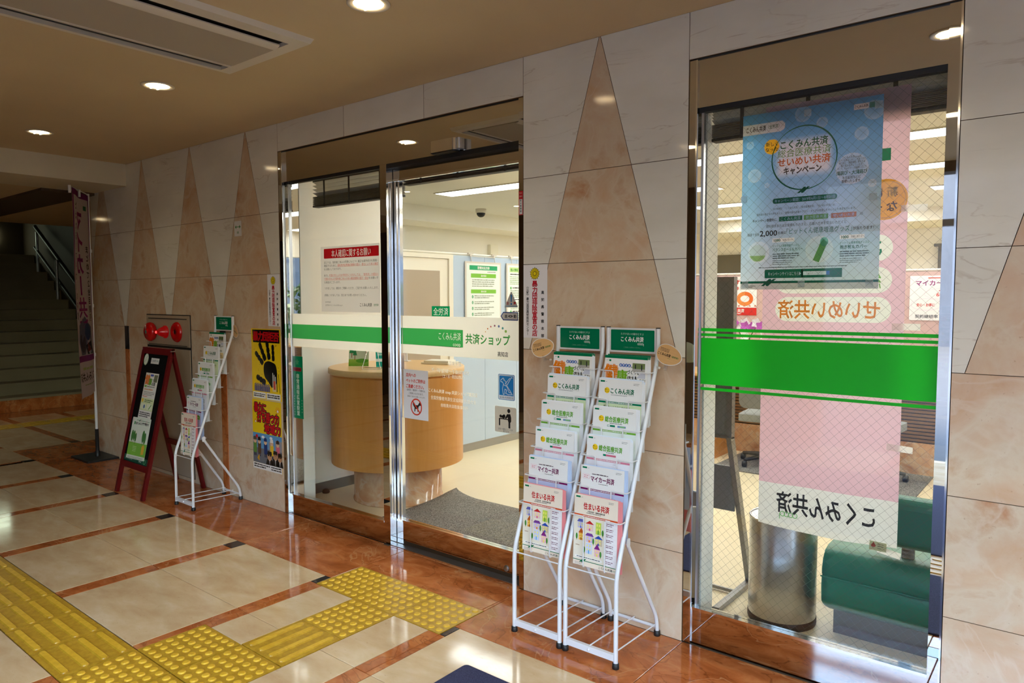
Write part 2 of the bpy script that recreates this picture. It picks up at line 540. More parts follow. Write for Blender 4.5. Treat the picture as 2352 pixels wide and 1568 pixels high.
class Print:
    """flat artwork in millimetres, x right, y up, on a sheet w x h; one mesh with its colours in the 'ink' attribute"""
    def __init__(s, w, h, bg=W_, th=.8, step=0.0002, mirror=False, grid=0, bgpoly=None, r=0, sheet=False):
        s.w = w; s.h = h; s.th = 0.0 if sheet else th / 1000; s.sheet = sheet; s.step = step; s.mir = mirror; s.grid = grid
        s.v = []; s.f = []; s.c = []
        if bg is None: return
        if bgpoly is None and r: bgpoly = rrect(0, 0, w, h, r)
        if sheet and not grid:
            s.poly(bgpoly or [(0, 0), (w, 0), (w, h), (0, h)], bg, 0); return
        if bgpoly is None and not grid:
            bgpoly = [(0, 0), (w, 0), (w, h), (0, h)]
        if bgpoly is not None:
            n = len(bgpoly)
            P = [(x, y, 0) for x, y in bgpoly] + [(x, y, s.th) for x, y in bgpoly]
            s._raw(P, [tuple(range(n - 1, -1, -1)), tuple(range(n, 2 * n))] + [(i, (i + 1) % n, n + (i + 1) % n, n + i) for i in range(n)], bg)
        else:
            s.rect(0, 0, w, h, bg, 0)
    def _raw(s, P, F, col):
        b = len(s.v)
        fl = s.mir
        s.v += [((s.w - x if fl else x), y, z) for x, y, z in P]
        s.f += [tuple(b + i for i in (reversed(f) if fl else f)) for f in F]
        if col and isinstance(col[0], tuple): s.c += [lin(c) for c in col]
        else:
            c = lin(col); s.c += [c] * len(P)
    def z(s, L): return s.th + L * s.step
    def rect(s, x, y, w, h, c, L=1, c2=None):
        """c2: colour at the top (printed gradient)"""
        xs = [x, x + w]; ys = [y, y + h]
        if s.grid:
            g = s.grid
            xs = sorted(set(xs) | {k * g for k in range(int(x // g) + 1, int((x + w) // g) + 1)})
            ys = sorted(set(ys) | {k * g for k in range(int(y // g) + 1, int((y + h) // g) + 1)})
        if c2: ys = [y + h * k / 12 for k in range(13)]
        nx, ny = len(xs), len(ys)
        P = [(a, b, s.z(L)) for b in ys for a in xs]
        F = [(j * nx + i, j * nx + i + 1, (j + 1) * nx + i + 1, (j + 1) * nx + i) for j in range(ny - 1) for i in range(nx - 1)]
        if c2:
            cc = []
            for b in ys:
                t = (b - y) / h
                cc += [tuple(c[k] * (1 - t) + c2[k] * t for k in range(3))] * nx
            s._raw(P, F, cc)
        else: s._raw(P, F, c)
        return s
    def poly(s, pts, c, L=1):
        a = sum(pts[i][0] * pts[(i + 1) % len(pts)][1] - pts[(i + 1) % len(pts)][0] * pts[i][1] for i in range(len(pts)))
        if a < 0: pts = pts[::-1]
        s._raw([(x, y, s.z(L)) for x, y in pts], [tuple(range(len(pts)))], c); return s
    def ell(s, cx, cy, rx, ry, c, L=1, n=28):
        return s.poly([(cx + rx * cos(2 * pi * k / n), cy + ry * sin(2 * pi * k / n)) for k in range(n)], c, L)
    def ring(s, cx, cy, rx, ry, wd, c, L=1, n=48, a0=0, a1=360):
        P = []; full = a1 - a0 >= 360
        m = n if full else n + 1
        for k in range(m):
            t = radians(a0 + (a1 - a0) * k / n)
            w_ = wd(k / n) if callable(wd) else wd
            P += [(cx + rx * cos(t), cy + ry * sin(t), s.z(L)), (cx + (rx - w_) * cos(t), cy + (ry - w_) * sin(t), s.z(L))]
        F = []
        for k in range(n):
            j = (k + 1) % m
            F.append((2 * k, 2 * j, 2 * j + 1, 2 * k + 1))
        s._raw(P, F, c); return s
    def knock(s, outline, texts, c, L=1, fill=None):
        """a field with its lettering cut out, and the letters themselves in another ink"""
        V, F = cutout(outline, texts)
        s._raw([(x, y, s.z(L)) for x, y in V], F, c)
        if fill:
            for t, x, y, size, w, al in texts: s.text(t, x, y, size, fill, L, al, 0, w)
        return s
    def field(s, x, y, w, h, fn, cell=3.0):
        """soft printed ground: a colour for every point of a grid"""
        nx, ny = int(w / cell) + 1, int(h / cell) + 1
        P = []; C = []
        for j in range(ny + 1):
            for i in range(nx + 1):
                px, py = x + w * i / nx, y + h * j / ny
                P.append((px, py, s.z(0))); C.append(fn(px, py))
        s._raw(P, [(j * (nx + 1) + i, j * (nx + 1) + i + 1, (j + 1) * (nx + 1) + i + 1, (j + 1) * (nx + 1) + i) for j in range(ny) for i in range(nx)], C)
        return s
    def rr(s, x, y, w, h, r, c, L=1): return s.poly(rrect(x, y, w, h, r), c, L)
    def line(s, pts, wd, c, L=1):
        for (a, b) in zip(pts, pts[1:]):
            d = Vector((b[0] - a[0], b[1] - a[1]))
            if d.length == 0: continue
            n = Vector((-d.y, d.x)).normalized() * wd / 2; e = d.normalized() * wd * .3
            s.poly([(a[0] - e.x + n.x, a[1] - e.y + n.y), (a[0] - e.x - n.x, a[1] - e.y - n.y), (b[0] + e.x - n.x, b[1] + e.y - n.y), (b[0] + e.x + n.x, b[1] + e.y + n.y)], c, L)
        return s
    def text(s, t, x, y, size, c=K_, L=2, al='l', bold=0.0, w=None, rot=0.0, sx=1.0, outline=None, ow=.06):
        """y: middle of the line; w: fit to this width"""
        vs, fs, nc = thick(t, bold, s.sheet)
        if not vs: return s
        x0 = min(v[0] for v in vs); x1 = max(v[0] for v in vs)
        k = size * sx
        if w: k = w / max(x1 - x0, 1e-6)
        wid = (x1 - x0) * k
        ox = {'l': 0, 'c': -wid / 2, 'r': -wid}[al]
        if outline:
            d = size * (ow + bold * .6)
            for q in range(8): s.text(t, x + d * cos(q * pi / 4), y + d * sin(q * pi / 4), size, outline, L + q * .1, al, 0, w, rot, sx)
            L += 1
        cr, sr = cos(rot), sin(rot)
        P = []
        for i, (px, py) in enumerate(vs):
            a = (px - x0) * k + ox; b = (py - .385) * size
            P.append((x + a * cr - b * sr, y + a * sr + b * cr, s.z(L) + (i // nc * .00003 if nc else 0)))
        s._raw(P, fs, c); return s
    def vtext(s, t, x, y, size, c=K_, L=2, bold=0.0, pitch=None, outline=None, ow=.06):
        """one column, x: middle of the column, y: top"""
        p = pitch or size * 1.05
        for i, ch in enumerate(t):
            if ch == ' ': continue
            yy = y - size / 2 - i * p
            if ch in 'ー（）()～':
                s._vrot(ch, x, yy, size, c, L, bold)
            else:
                s.text(ch, x, yy, size, c, L, 'c', bold, outline=outline, ow=ow)
        return s
    def _vrot(s, ch, x, y, size, c, L, bold):
        vs, fs, nc = thick(ch, bold, s.sheet)
        P = [(x + (py - .385) * size, y - (px - .5) * size, s.z(L) + (i // nc * .00003 if nc else 0)) for i, (px, py) in enumerate(vs)]
        s._raw(P, fs, c); return s
    def dashes(s, x, y, w, n=1, dy=5, h=1.2, c=GY, L=1, ragged=True, seed=0):
        """lines of print too small to read: short broken strokes"""
        rnd = random.Random(seed + int(x * 7 + y * 13))
        for i in range(n):
            px = x; end = x + w * (rnd.uniform(.7, 1) if ragged and i == n - 1 else 1)
            while px < end:
                l = min(rnd.uniform(2.2, 5.5) * h, end - px)
                s.rect(px, y - i * dy - h / 2, l, h * rnd.uniform(.75, 1.1), c, L)
                px += l + h * rnd.uniform(.25, .6)
        return s
    def mesh(s, name, m, warp=None):
        me = bpy.data.meshes.new(name)
        V = [(x / 1000, y / 1000, z) for x, y, z in s.v]
        if warp: V = [tuple(warp(*p)) for p in V]
        me.from_pydata(V, [], s.f)
        a = me.color_attributes.new('ink', 'FLOAT_COLOR', 'POINT')
        buf = []
        for c in s.c: buf += [c[0], c[1], c[2], 1.0]
        a.data.foreach_set('color', buf)
        me.materials.append(m); me.update()
        return me
    def build(s, name, m, parent=None, loc=(0, 0, 0), rot=(pi / 2, 0, 0), warp=None):
        return inst(s.mesh(name, m, warp), name, parent, loc, rot)

def rrect(x, y, w, h, r, n=5):
    o = []
    for (cx, cy, st) in ((x + w - r, y + h - r, 0), (x + r, y + h - r, 1), (x + r, y + r, 2), (x + w - r, y + r, 3)):
        for k in range(n + 1):
            t = (st + k / n) * pi / 2
            o.append((cx + r * cos(t), cy + r * sin(t)))
    return o
def knot(p, x, y, s, c=G_, L=2):
    """the two crossed loops on the union's printed matter"""
    p.poly([(x - 2.0 * s, y - .9 * s), (x - 1.2 * s, y - .9 * s), (x + .7 * s, y + .55 * s), (x + .7 * s, y + .95 * s), (x + .1 * s, y + .95 * s)], c, L)
    p.poly([(x + 2.0 * s, y + .95 * s), (x + 1.2 * s, y + .95 * s), (x - .7 * s, y - .5 * s), (x - .7 * s, y - .9 * s), (x - .1 * s, y - .9 * s)], c, L)
def badge(p, x, y, r, t1='新しく', t2='なった', L=2):
    p.ell(x, y, r, r, YE, L)
    p.text(t1, x, y + r * .33, r * .56, (70, 52, 10), L + 1, 'c', .015)
    p.text(t2, x, y - r * .36, r * .56, (70, 52, 10), L + 1, 'c', .015)

# ------------------------------------------------------------------ lobby floor: base + every tile
PX = 0.884                                  # bay of the paving along the shopfront
floor = MB().box((-12.2, -4.6, -.12), (7.2, .03, -.006)).box((-12.2, .03, -.12), (-4.31, 4.0, -.006)).build('floor', M['grout'])
tag(floor, 'polished stone lobby floor of beige tiles and red bands', kind='structure')
_tm = {}
def tile(name, mt, x0, x1, y0, y1, g=.0015, th=.012):
    w, d = round(x1 - x0 - 2 * g, 4), round(y1 - y0 - 2 * g, 4)
    if w <= .01 or d <= .01: return
    k = (name, mt, w, d)
    if k not in _tm:
        e = .0015
        b = MB().box((-w / 2, -d / 2, -th), (w / 2, d / 2, -e))
        b.add([(-w / 2, -d / 2, -e), (w / 2, -d / 2, -e), (w / 2, d / 2, -e), (-w / 2, d / 2, -e),
               (-w / 2 + e, -d / 2 + e, 0), (w / 2 - e, -d / 2 + e, 0), (w / 2 - e, d / 2 - e, 0), (-w / 2 + e, d / 2 - e, 0)],
              [(4, 5, 6, 7), (0, 1, 5, 4), (1, 2, 6, 5), (2, 3, 7, 6), (3, 0, 4, 7)])
        _tm[k] = b.mesh(name, M[mt])
    inst(_tm[k], name, floor, ((x0 + x1) / 2, (y0 + y1) / 2, 0))

TACT = [(.3 * i, -.31 - .3 * 1 + 0, .3) for i in range(3)]
tact = []            # (x, y) lower corners of the 300 mm tactile tiles, kind
for i in range(3): tact.append((.0 + .3 * i, -.612, 'dot'))
tact.append((.302, -.912, 'dot'))
tact.append((.302, -1.212, 'bary'))
for i in range(2):
    for j in range(2): tact.append((.0 + .303 * i, -1.514 - .303 * j, 'dot'))
for i in range(22): tact.append((-.303 * (i + 1), -1.817, 'barx'))
for i in range(9): tact.append((.606 + .303 * i, -1.817, 'barx'))
for j in range(10): tact.append((-6.76, -1.5 + .303 * j, 'bary'))
holes = [(x - .001, x + .301, y - .001, y + .301) for x, y, k in tact]

def clipped(name, mt, x0, x1, y0, y1):
    """lay a tile, cut around the tactile paving"""
    rects = [(x0, x1, y0, y1)]
    for a, b, c, d in holes:
        nr = []
        for (p, q, r, s) in rects:
            if a >= q or b <= p or c >= s or d <= r: nr.append((p, q, r, s)); continue
            if a > p: nr.append((p, a, r, s))
            if b < q: nr.append((b, q, r, s))
            m0, m1 = max(a, p), min(b, q)
            if d < s: nr.append((m0, m1, d, s))
            if c > r: nr.append((m0, m1, r, c))
        rects = nr
    # join slivers that share an edge
    changed = True
    while changed:
        changed = False
        for i in range(len(rects)):
            for j in range(i + 1, len(rects)):
                A, B = rects[i], rects[j]
                if abs(A[2] - B[2]) < 1e-4 and abs(A[3] - B[3]) < 1e-4 and (abs(A[1] - B[0]) < 3e-3 or abs(B[1] - A[0]) < 3e-3):
                    rects[i] = (min(A[0], B[0]), max(A[1], B[1]), A[2], A[3]); rects.pop(j); changed = True; break
                if abs(A[0] - B[0]) < 1e-4 and abs(A[1] - B[1]) < 1e-4 and (abs(A[3] - B[2]) < 3e-3 or abs(B[3] - A[2]) < 3e-3):
                    rects[i] = (A[0], A[1], min(A[2], B[2]), max(A[3], B[3])); rects.pop(j); changed = True; break
            if changed: break
    for r in rects:
        if r[1] - r[0] > .012 and r[3] - r[2] > .012: tile(name, mt, *r)

rows = [(-1.028, -.515), (-1.512, -1.028), (-1.817, -1.512), (-2.33, -1.817), (-2.845, -2.33), (-3.36, -2.845), (-3.875, -3.36), (-4.6, -3.875)]
for k in range(-5, 5):
    x0, x1 = k * PX + .05, (k + 1) * PX - .05
    if k == -5: x0 = -4.42 + .0
    # red border along the shopfront, one slab a bay
    clipped('border_tile', 'red', max(k * PX, -4.31), (k + 1) * PX, -.515, .0)
    for (y0, y1) in rows: clipped('beige_tile', 'beige', x0, x1, y0, y1)
for k in range(-5, 5):
    c = k * PX
    clipped('accent_tile', 'blackstone', c - .05, c + .05, -.61, -.515)
    for (y0, y1) in [(-1.028, -.61)] + rows[1:]: clipped('strip_tile', 'red', c - .05, c + .05, y0, y1)
tile('border_tile', 'red', -1.166, -.195, .001, .019); tile('border_tile', 'red', -.134, .862, .001, .069)
# the border turns the corner into the stair hall
clipped('border_tile', 'red', -5.02, -4.31, -.515, 0)
clipped('border_tile', 'red', -5.02, -4.31, 0, .884); clipped('border_tile', 'red', -5.02, -4.31, .884, 1.768)
for k in range(-8, -5):
    x0, x1 = k * PX + .05, (k + 1) * PX - .05
    x1b = x1 if k < -6 else -4.47
    for (y0, y1) in rows: clipped('beige_tile', 'beige', x0, x1, y0, y1)
    c = k * PX
    for (y0, y1) in [(-1.028, -.515)] + rows[1:]: clipped('strip_tile', 'red', c - .05, c + .05, y0, y1)
for (a, b) in ((-5.85, -5.02), (-6.44, -5.85), (-7.3, -6.78)):
    for j in range(3):
        y0 = -.515 + .61 * j
        clipped('beige_tile', 'beige', a, b, y0, y0 + .52)
        clipped('strip_tile', 'red', a, b - (.1 if a == -5.85 else 0), y0 + .52, y0 + .61)
        if a == -5.85: clipped('accent_tile', 'blackstone', b - .1, b, y0 + .52, y0 + .61)
clipped('border_tile', 'red', -7.76, -7.3, -1.2, .4); clipped('border_tile', 'red', -7.76, -7.3, .4, 1.83)
for j in range(3): clipped('beige_tile', 'beige', -12.2, -9.3, -4.6 + 1.1 * j, -3.5 + 1.1 * j); clipped('beige_tile', 'beige', -9.3, -7.1, -4.6 + 1.1 * j, -3.5 + 1.1 * j)

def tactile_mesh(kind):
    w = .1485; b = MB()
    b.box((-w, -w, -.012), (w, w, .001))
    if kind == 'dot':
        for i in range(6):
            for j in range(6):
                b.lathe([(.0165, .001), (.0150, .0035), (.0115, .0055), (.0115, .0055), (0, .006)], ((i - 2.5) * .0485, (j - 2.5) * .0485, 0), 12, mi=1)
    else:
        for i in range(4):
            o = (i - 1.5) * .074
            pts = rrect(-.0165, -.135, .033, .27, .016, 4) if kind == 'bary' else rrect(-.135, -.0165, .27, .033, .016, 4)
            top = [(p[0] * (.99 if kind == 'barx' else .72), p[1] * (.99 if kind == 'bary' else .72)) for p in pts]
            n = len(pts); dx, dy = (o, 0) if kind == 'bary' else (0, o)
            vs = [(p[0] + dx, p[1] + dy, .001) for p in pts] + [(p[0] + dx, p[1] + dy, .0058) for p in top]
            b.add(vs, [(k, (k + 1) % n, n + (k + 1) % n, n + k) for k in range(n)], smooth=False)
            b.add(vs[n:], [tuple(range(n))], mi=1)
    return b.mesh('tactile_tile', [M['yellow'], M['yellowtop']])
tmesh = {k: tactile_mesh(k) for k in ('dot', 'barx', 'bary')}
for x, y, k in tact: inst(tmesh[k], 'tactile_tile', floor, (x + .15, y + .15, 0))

# ------------------------------------------------------------------ the shopfront wall and its marble slabs
ZR = [0.0, .387, .81, 1.23, 1.648, 2.066, 2.652]
wall = MB()
for a, b in (((-4.31, .02, 0), (-1.206, .22, 2.70)), ((-1.206, .02, 2.466), (.895, .22, 2.70)), ((.895, .02, 0), (1.764, .22, 2.70)), ((1.764, .02, 2.46), (2.73, .22, 2.70)), ((2.73, .02, 0), (6.0, .22, 2.70))):
    wall.box(a, b)
wall = wall.build('wall_front', M['wallgrout'])
tag(wall, 'marble clad shopfront wall with inlaid pink triangles', kind='structure')

def clip(poly, a, b, c):
    """keep the part of a polygon where a*x + b*y <= c"""
    out = []
    for i in range(len(poly)):
        p, q = poly[i], poly[(i + 1) % len(poly)]
        dp, dq = a * p[0] + b * p[1] - c, a * q[0] + b * q[1] - c
        if dp <= 0: out.append(p)
        if dp * dq < 0:
            t = dp / (dp - dq); out.append((p[0] + (q[0] - p[0]) * t, p[1] + (q[1] - p[1]) * t))
    return out
def inset(poly, g):
    n = len(poly); cx = sum(p[0] for p in poly) / n; cy = sum(p[1] for p in poly) / n
    out = list(poly)
    for i in range(n):
        p, q = poly[i], poly[(i + 1) % n]
        d = Vector((q[0] - p[0], q[1] - p[1]))
        if d.length < 1e-6: continue
        nn = Vector((d.y, -d.x)).normalized()
        if nn.dot(Vector((cx - p[0], cy - p[1]))) > 0: nn = -nn
        out = clip(out, nn.x, nn.y, nn.dot(Vector(p)) - g)
        if len(out) < 3: return []
    return out
def slab(poly, mt, g=.0012, name='marble_slab'):
    poly = inset(poly, g)
    if len(poly) < 3: return
    a = sum(poly[i][0] * poly[(i + 1) % len(poly)][1] - poly[(i + 1) % len(poly)][0] * poly[i][1] for i in range(len(poly)))
    if a < 0: poly = poly[::-1]
    cx = sum(p[0] for p in poly) / len(poly); cy = sum(p[1] for p in poly) / len(poly)
    loc = [(p[0] - cx, p[1] - cy) for p in poly]
    b = MB(); n = len(loc)
    vs = [XZ @ Vector((p[0], p[1], z)) for z in (-.022, 0) for p in loc]
    b.add(vs, [(i, (i + 1) % n, n + (i + 1) % n, n + i) for i in range(n)] + [tuple(range(n - 1, -1, -1))], mi=1)
    b.add(vs[n:], [tuple(range(n))])
    b.build(name, [M[mt], M['wallgrout']], wall, (cx, 0, cy))
SL = .2765          # half width a triangle gains per metre below the ceiling
def panel(x0, x1, apexes, joints=()):
    """one stretch of wall: plain pink slabs low down, above them pink triangles let into the cream"""
    for i in range(6):
        z0, z1 = ZR[i], ZR[i + 1]
        if z1 <= 1.2305:
            xs = [x0] + list(joints) + [x1]
            for a, b in zip(xs, xs[1:]): slab([(a, z0), (b, z0), (b, z1), (a, z1)], 'pink')
            continue
        R = [(x0, z0), (x1, z0), (x1, z1), (x0, z1)]; k = 2.665
        for ap in apexes:           # edges: x = ap -/+ SL * (k - z)
            L = clip(R, 1, -SL, ap - SL * k)
            T = clip(clip(R, -1, SL, -(ap - SL * k)), 1, SL, ap + SL * k)
            R = clip(R, -1, -SL, -(ap + SL * k))
            if len(L) > 2: slab(L, 'cream')
            if len(T) > 2: slab(T, 'pink', name='triangle_slab')
        if len(R) > 2: slab(R, 'cream')
panel(-4.31, -1.206, (-4.055, -3.223, -2.40, -1.602), (-3.61, -2.79, -1.97)); panel(.895, 1.764, (1.331,)); panel(2.73, 3.60, (3.165,)); panel(3.60, 6.0, (4.03, 4.9), (4.6,))
for x0, x1 in ((-1.206, -.497), (-.497, .201), (.201, .895)): slab([(x0, 2.466), (x1, 2.466), (x1, 2.652), (x0, 2.652)], 'cream')
slab([(1.764, 2.46), (2.73, 2.46), (2.73, 2.652), (1.764, 2.652)], 'cream')
for xc in (-3.61, -1.97):       # narrow red stone inlays capped with black granite
    MB().box((-.04, -.004, 0), (.04, 0, 1.03)).build('inlay_strip', M['red'], wall, (xc, 0, 0))
    MB().box((-.04, -.004, 1.03), (.04, 0, 1.237)).build('inlay_cap', M['blackstone'], wall, (xc, 0, 0))

# other lobby walls, ceiling, beam
tag(MB().box((-4.3, -4.6, 2.652), (7.2, .05, 2.80)).build('ceiling', M['ceil']), 'beige brown painted lobby ceiling', kind='structure')
tag(MB().box((-4.20, -4.4, 2.464), (-3.53, -.0, 2.66)).build('trim_1', M['beam']), 'downstand beam across the lobby ceiling', kind='structure')
tag(MB().box((-7.85, -4.4, 2.464), (-4.20, .0, 4.8)).box((-7.85, 0, 2.464), (-4.31, 4, 4.8)).build('ceiling', M['ceil']), 'lower ceiling of the stair hall', kind='structure')
tag(MB().box((-4.45, .02, 0), (-4.312, 4.0, 2.66)).build('wall_corner', M['pink']), 'marble return of the shopfront wall', kind='structure')
wb = MB()
wb.box((-12.2, -4.6, 0), (1.0, -4.4, 2.66)).box((1.0, -4.6, 2.56), (6.6, -4.4, 2.66)).box((6.6, -4.6, 0), (7.2, -4.4, 2.66))
tag(wb.build('wall_back', M['darkwall']), 'lobby wall opposite the shop with the street entrance', kind='structure')
wr_ = MB().box((7.0, -.5, 0), (7.2, .02, 2.66)).box((7.0, -4.6, 2.5), (7.2, -.5, 2.66))
for y in (-4.5, -3.2, -1.9, -.56): wr_.box((7.06, y, 0), (7.12, y + .06, 2.5))
tag(wr_.build('wall_right', M['cream']), 'glazed street end of the lobby', kind='structure')
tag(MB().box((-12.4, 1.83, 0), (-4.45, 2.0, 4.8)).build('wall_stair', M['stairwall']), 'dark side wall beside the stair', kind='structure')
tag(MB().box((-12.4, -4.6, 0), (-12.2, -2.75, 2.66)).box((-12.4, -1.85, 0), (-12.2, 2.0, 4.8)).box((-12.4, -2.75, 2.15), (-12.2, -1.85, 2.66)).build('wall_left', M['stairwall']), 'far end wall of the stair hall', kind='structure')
# street entrance: aluminium mullions between panes
ent = empty('window_2', (0, -4.5, 0)); tag(ent, 'glazed street entrance of the lobby', kind='structure')
for x in (1.0, 2.4, 3.8, 5.2, 6.56): MB().box((x, -.04, 0), (x + .05, .04, 2.56)).build('mullion', M['alu'], ent)
MB().box((1.0, -.04, 2.1), (6.6, .04, 2.16)).build('transom', M['alu'], ent)
for x in (1.05, 2.45, 3.85, 5.25): MB().box((x, -.005, 0), (x + 1.34, .005, 2.56)).build('pane', M['glass'], ent)
tag(MB().box((-40, -30, -.14), (40, -4.6, -.02)).build('street', M['asphalt']), 'pale street pavement outside', kind='structure')
tag(MB().box((-30, -24, -.1), (30, -22, 7.5)).build('backdrop_block', M['facade']), 'grey building across the street', kind='structure')
tag(MB().box((13, -6, -.1), (14, 24, 9)).build('backdrop_block', M['facade']), 'added grey block beside the shop, dimming reflected sky', kind='structure')  # unseen block added so the steel mirrors less bright sky
tag(MB().box((-17, -14, -.1), (-16, 6, 8)).build('backdrop_block', M['facade']), 'added grey block beyond the far exit, keeping daylight out', kind='structure')  # unseen block added to stop sky light entering by the far exit
tag(MB().box((-40, -30, -.14), (-12.4, 4, -.02)).build('street', M['asphalt']), 'pavement beyond the far exit', kind='structure')

# ------------------------------------------------------------------ stair
st = empty('stair', (-7.77, 0, 0)); tag(st, 'stone stair climbing away behind the dark hall, open at its near side', kind='structure')
for i in range(14):
    x = -.3 * i
    z1 = .193 if i == 0 else .193 + .1585 * i
    MB().box((x - (.32 if i < 13 else .9), -1.25, max(0, z1 - .4)), (x, 1.825, z1 - .03)).build('riser', M['red'] if i == 0 else M['stairstone'], st)
    MB().box((x - (.31 if i < 13 else .9), -1.25, z1 - .03), (x + .012, 1.825, z1)).build('tread', M['stairstone'], st)
rl = empty('stair_railing', (-7.77, 1.6, 0)); tag(rl, 'dark stair handrail on two slim steel posts', 'railing')
for (x, y, z0, z1) in ((-2.1, -.03, 1.464, 2.1), (-3.3, .09, 1.937, 2.62)): MB().tube([(x, y, z0), (x, y, z1)], .022, 10).build('post', M['alu'], rl)
MB().tube([(.2, -.12, .95), (-3.4, .1, 2.72)], .03, 10).build('handrail', M['blackwood'], rl)
MB().tube([(.2, -.12, .62), (-3.45, .1, 2.36)], .025, 10).build('lower_rail', M['blackwood'], rl)
tag(MB().box((-12.18, -.2, 2.47), (-12.16, 1.42, 2.72)).build('window_3', mat('landing_daylight', (240, 250, 235), .5, emit=(225, 245, 215), estr=5.0)), 'small daylit landing window at the top of the stair', kind='structure')
tag(MB().box((-7.85, -.44, 2.440), (-4.20, -.002, 2.464)).build('trim_8', M['stairwall']), 'shallow dark soffit strip over the stair hall', kind='structure')
tag(MB().box((-12.4, -4.6, 2.464), (-7.85, -1.27, 2.70)).build('ceiling', M['ceil']), 'low ceiling of the passage beside the stair', kind='structure')
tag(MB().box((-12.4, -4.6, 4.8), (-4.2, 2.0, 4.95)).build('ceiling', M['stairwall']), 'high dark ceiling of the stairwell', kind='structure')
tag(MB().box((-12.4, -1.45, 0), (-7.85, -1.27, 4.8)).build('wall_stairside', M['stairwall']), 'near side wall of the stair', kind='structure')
# ------------------------------------------------------------------ door: mirror steel portal, fixed pane, sliding leaf
door = empty('door_1', (0, 0, 0)); tag(door, 'mirror steel automatic sliding door of the shop', kind='structure')
def part(name, mt, *boxes, parent=door):
    b = MB()
    for a, c in boxes: b.box(a, c)
    return b.build(name, M[mt], parent)
part('header', 'mirror', ((-1.17, .02, 2.262), (.864, .06, 2.462)))
part('header_edge', 'darkgap', ((-1.204, .012, 2.462), (.893, .06, 2.466)))
part('jamb', 'mirror', ((-1.2045, .002, 0), (-1.172, .135, 2.4615)))
part('jamb_edge', 'chrome', ((-1.172, .001, 0), (-1.166, .022, 2.4615)))
part('jamb', 'mirror', ((.864, .002, 0), (.8935, .2, 2.4615)))
part('jamb_edge', 'darkgap', ((.8935, .001, 0), (.897, .03, 2.464)))
part('post', 'mirror', ((-.194, .02, 0), (-.1402, .068, 2.2615)))
part('post_edge', 'chrome', ((-.1402, .019, 0), (-.136, .066, 2.2615)))
part('track', 'darkgap', ((-.136, .02, 2.236), (.864, .12, 2.262)))
part('kick_rail', 'mirror', ((-1.166, .02, 0), (-.194, .06, .128)))
part('kick_edge', 'chrome', ((-1.166, .018, .128), (-.194, .062, .137)))
part('fixed_pane', 'glass', ((-1.166, .040, .137), (-.194, .046, 2.262)))
part('pane_channel', 'satin', ((-1.140, .03, .137), (-1.130, .05, 2.262)))
part('top_channel', 'darkgap', ((-1.166, .03, 2.245), (-.194, .055, 2.262)))
leaf = empty('sliding_leaf', (0, 0, 0), parent=door)
part('leaf_rail', 'mirror', ((-.134, .07, .006), (.862, .11, .137), ), parent=leaf)
part('leaf_rail_edge', 'chrome', ((-.134, .068, .137), (.862, .112, .150)), parent=leaf)
part('leaf_header', 'mirror', ((-.134, .07, 2.178), (.862, .11, 2.234)), parent=leaf)
part('leaf_header_edge', 'chrome', ((-.134, .068, 2.166), (.862, .112, 2.178)), parent=leaf)
part('leaf_stile', 'chrome', ((-.132, .072, .006), (-.112, .108, 2.234)), ((-.100, .076, .15), (-.088, .1, 2.178)), parent=leaf)
part('leaf_stile', 'chrome', ((.84, .072, .006), (.862, .108, 2.234)), parent=leaf)
part('glazing_gasket', 'darkgap', ((-.1395, .069, .006), (-.1335, .106, 2.236)), parent=leaf)
part('leaf_pane', 'glass', ((-.09, .089, .15), (.842, .095, 2.166)), parent=leaf)
lk = MB().lathe([(0, 0), (.014, 0), (.014, .0), (.016, .003), (.016, .003), (.010, .006), (0, .006)], (.725, .069, .05), 20, 'y')
lk.build('lock', M['satin'], leaf)
part('threshold', 'satin', ((-1.17, .02, -.005), (.864, .14, .003)))

# window with its own mirror steel frame
win = empty('window_1', (0, 0, 0)); tag(win, 'wired glass shop window in a mirror steel frame', kind='structure')
part('window_header', 'mirror', ((1.80, .012, 2.262), (2.69, .05, 2.455)), parent=win)
part('header_edge', 'darkgap', ((1.766, .006, 2.455), (2.728, .05, 2.46)), parent=win)
part('window_jamb', 'mirror', ((1.766, .004, 0), (1.7945, .10, 2.4545)), parent=win)
part('jamb_edge', 'chrome', ((1.7945, .002, 0), (1.801, .012, 2.4545)), parent=win)
part('window_jamb', 'mirror', ((2.688, .004, 0), (2.727, .10, 2.4545)), parent=win)
part('jamb_edge', 'chrome', ((2.722, .0, 0), (2.7285, .006, 2.4545)), parent=win)
part('window_rail', 'mirror', ((1.801, .012, 0), (2.688, .05, .148)), parent=win)
part('rail_edge', 'chrome', ((1.801, .010, .148), (2.688, .055, .160)), parent=win)
part('pane_bar', 'satin', ((1.808, .03, .16), (1.819, .05, 2.262)), parent=win)
part('head_channel', 'darkgap', ((1.801, .02, 2.244), (2.688, .05, 2.262)), parent=win)
part('pane', 'glass', ((1.801, .036, .16), (2.688, .043, 2.262)), parent=win)
